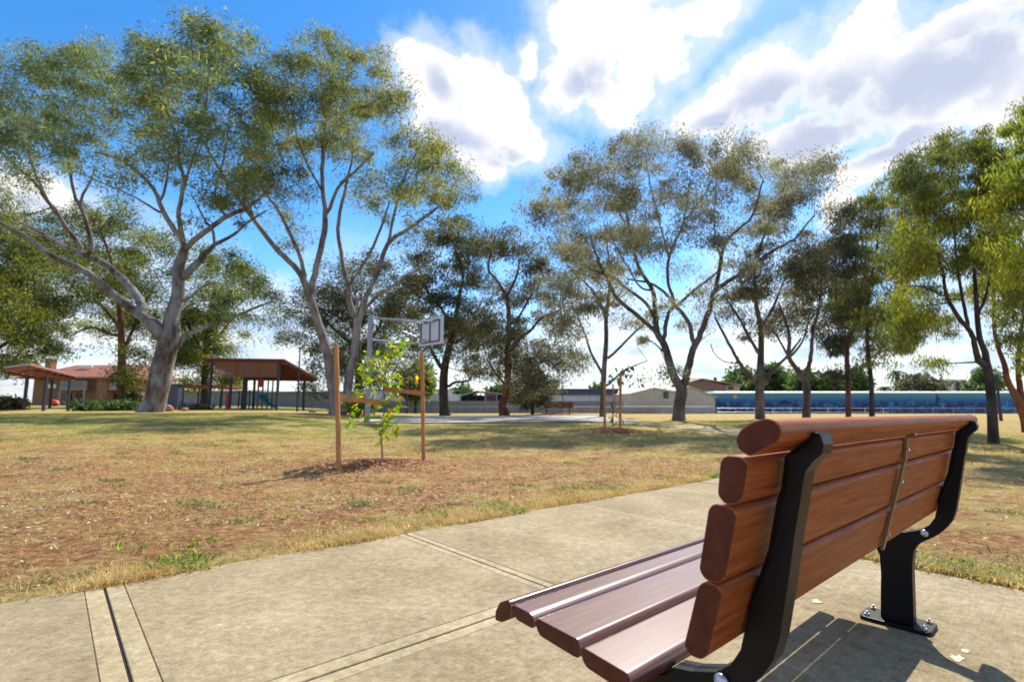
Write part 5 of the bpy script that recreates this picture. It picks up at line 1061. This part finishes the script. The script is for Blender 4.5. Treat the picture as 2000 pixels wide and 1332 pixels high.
def st(x, y): return x*S_[0]+y*S_[1], x*T_[0]+y*T_[1]
def f_verge(x, y):
    s, q = st(x, y); e = np.exp(-np.maximum(q-3.27, 0)/0.13)*(q > 3.24)*(s < 6.3)*np.clip(pseudo(x, y, 4.2, 1)*3.2-1.2, 0.03, 1)*(.55+.45*(pseudo(x, y, 11, 5) > .5))
    e2 = np.exp(-np.abs(s-3.76)/0.10)*(s > 3.73)*(q < 1.7)*(q > -1)*0.6
    return np.clip(e+e2, 0, 1)
tag(blades('dry_grass', scatter_xy(13000, f_verge, (-5, 6, 0.5, 8), 1), 0.055, 0.0038, 'straw', 1.7, 2, 3, 0.03), 'straw coloured dry grass fringing the concrete path', 'grass', kind='stuff')
def f_gv(x, y):
    s, q = st(x, y); return np.clip(np.exp(-np.maximum(q-3.3, 0)/0.25)*(q > 3.27)*(s < 7)*(pseudo(x, y, 9.5, 8)*pseudo(x, y, 4.1, 3.3) > .50)*.9+(np.exp(-np.abs(s-3.85)/0.12)*(s > 3.75)*(q < 1.6)*(q > -.5)*(pseudo(x, y, 5, 2) > .5))*1.0, 0, 1)
tag(blades('green_weeds', scatter_xy(1700, f_gv, (-5, 6, 0.5, 8), 3), 0.042, 0.011, 'grass', 1.5, 4, 5, 0.035), 'small green weeds growing along the path edge', 'weeds', kind='stuff')
def f_wd(x, y):
    s, q = st(x, y); return ((q > 3.5) | (s > 3.95))*(pseudo(x, y, 5.3, 2.2)*pseudo(x, y, 7.9, 5.1) > .62)*np.clip(1.2-y/14, .1, 1)
tag(blades('low_weeds', scatter_xy(3600, f_wd, (-11, 10, 1.8, 12), 17), 0.028, 0.010, 'weed', 1.7, 18, 5, 0.035), 'small dull green weed clumps dotted over the bare earth', 'weeds', kind='stuff')
def f_mid(x, y):
    s, q = st(x, y); return ((q > 3.4) | (s > 3.8))*np.clip(.04+.35*(pseudo(x, y, 2.4, 7) > .6)+.5*(pseudo(x, y, .9, 3) > .55)*(y > 5), 0, 1)
tag(blades('straw_tufts', scatter_xy(26000, f_mid, (-11, 12, 1.5, 14), 5), 0.030, 0.005, 'straw', 1.9, 6, 4, 0.04), 'thin dry grass tufts scattered over the bare brown earth', 'grass', kind='stuff')
def f_gt(x, y):
    s, q = st(x, y); return ((q > 3.5) | (s > 3.9))*np.clip(.06+.8*ss(y, 7, 12)*(pseudo(x, y, 1.5, 9) > .42)+.30*(pseudo(x, y, 3.4, 12) > .78), 0, 1)
tag(blades('lawn_grass', scatter_xy(26000, f_gt, (-20, 14, 2.0, 22), 7), 0.036, 0.0065, 'grass', 1.6, 8, 5, 0.055), 'patchy short green grass thickening towards the trees', 'grass', kind='stuff')
def chips(name, pts, L, w, mat, seed, zf=None, lift=0.01):
    r = np.random.default_rng(seed); ok = ~path_mask(pts[:, 0], pts[:, 1], 0.0); pts = pts[ok]; n = len(pts)
    z = (gz(pts[:, 0], pts[:, 1]) if zf is None else zf(pts[:, 0], pts[:, 1]))+lift; c = np.column_stack([pts, z+r.random(n)*.012]); d_ = r.normal(size=(n, 3))*[1,1,.22]; d_ /= np.linalg.norm(d_, axis=1)[:, None]; w_ = np.cross(d_, [0,0,1.0]+r.normal(size=(n, 3))*.25); w_ /= np.linalg.norm(w_, axis=1)[:, None]
    Ls = (L*(.4+r.random(n)**1.5*1.2))[:, None]; ws = (w*(.5+r.random(n)))[:, None]; up = np.cross(w_, d_)*.12*ws
    V = np.stack([c-d_*Ls/2, c+w_*ws/2+up, c+d_*Ls/2, c-w_*ws/2+up, ], 1).reshape(-1, 3)
    o = mesh_obj(name, V, np.arange(n*4).reshape(-1, 4), M[mat]); return o
def f_lit(x, y):
    s, q = st(x, y); return ((q > 3.35) | (s > 3.78))*np.clip(.15+.8*(pseudo(x, y, 1.9, 21)-.35), .05, 1)*np.clip(7/(y+2), .15, 1)
tag(chips('leaf_litter', scatter_xy(46000, f_lit, (-10, 12, 1.5, 14), 11), 0.046, 0.010, 'litter', 12), 'dry gum leaves and bark flakes lying over the brown earth', 'leaf litter', kind='stuff')
def mulch_bed(c, rad, n, nm, seed, L):
    r = np.random.default_rng(seed); a = r.uniform(0, 6.283, n); q = rad*np.abs(r.normal(size=n))*.52*(1+.22*np.sin(a*3+seed)+.12*np.sin(a*7)); p = np.stack([c[0]+q*np.cos(a), c[1]+.85*q*np.sin(a)], 1)
    hf = lambda x, y: terrain(x, y)+0.09*np.exp(-(((x-c[0])**2+(y-c[1])**2)/(rad*.7)**2))
    return chips('wood_mulch', p, L, L*.32, 'mulch', seed, hf, 0.0)
tag(mulch_bed((-1.95, 7.75), 1.15, 9000, '', 13, 0.05), 'reddish wood chip mulch around the near sapling', 'mulch', kind='stuff')
tag(mulch_bed((3.1, 15.2), 1.1, 4500, '', 14, 0.08), 'reddish wood chip mulch below the far sapling', 'mulch', kind='stuff')
tag(mulch_bed((2.6, 31.0), 2.2, 3500, '', 15, 0.14), 'reddish leaf litter left of the far bench', 'mulch', kind='stuff')
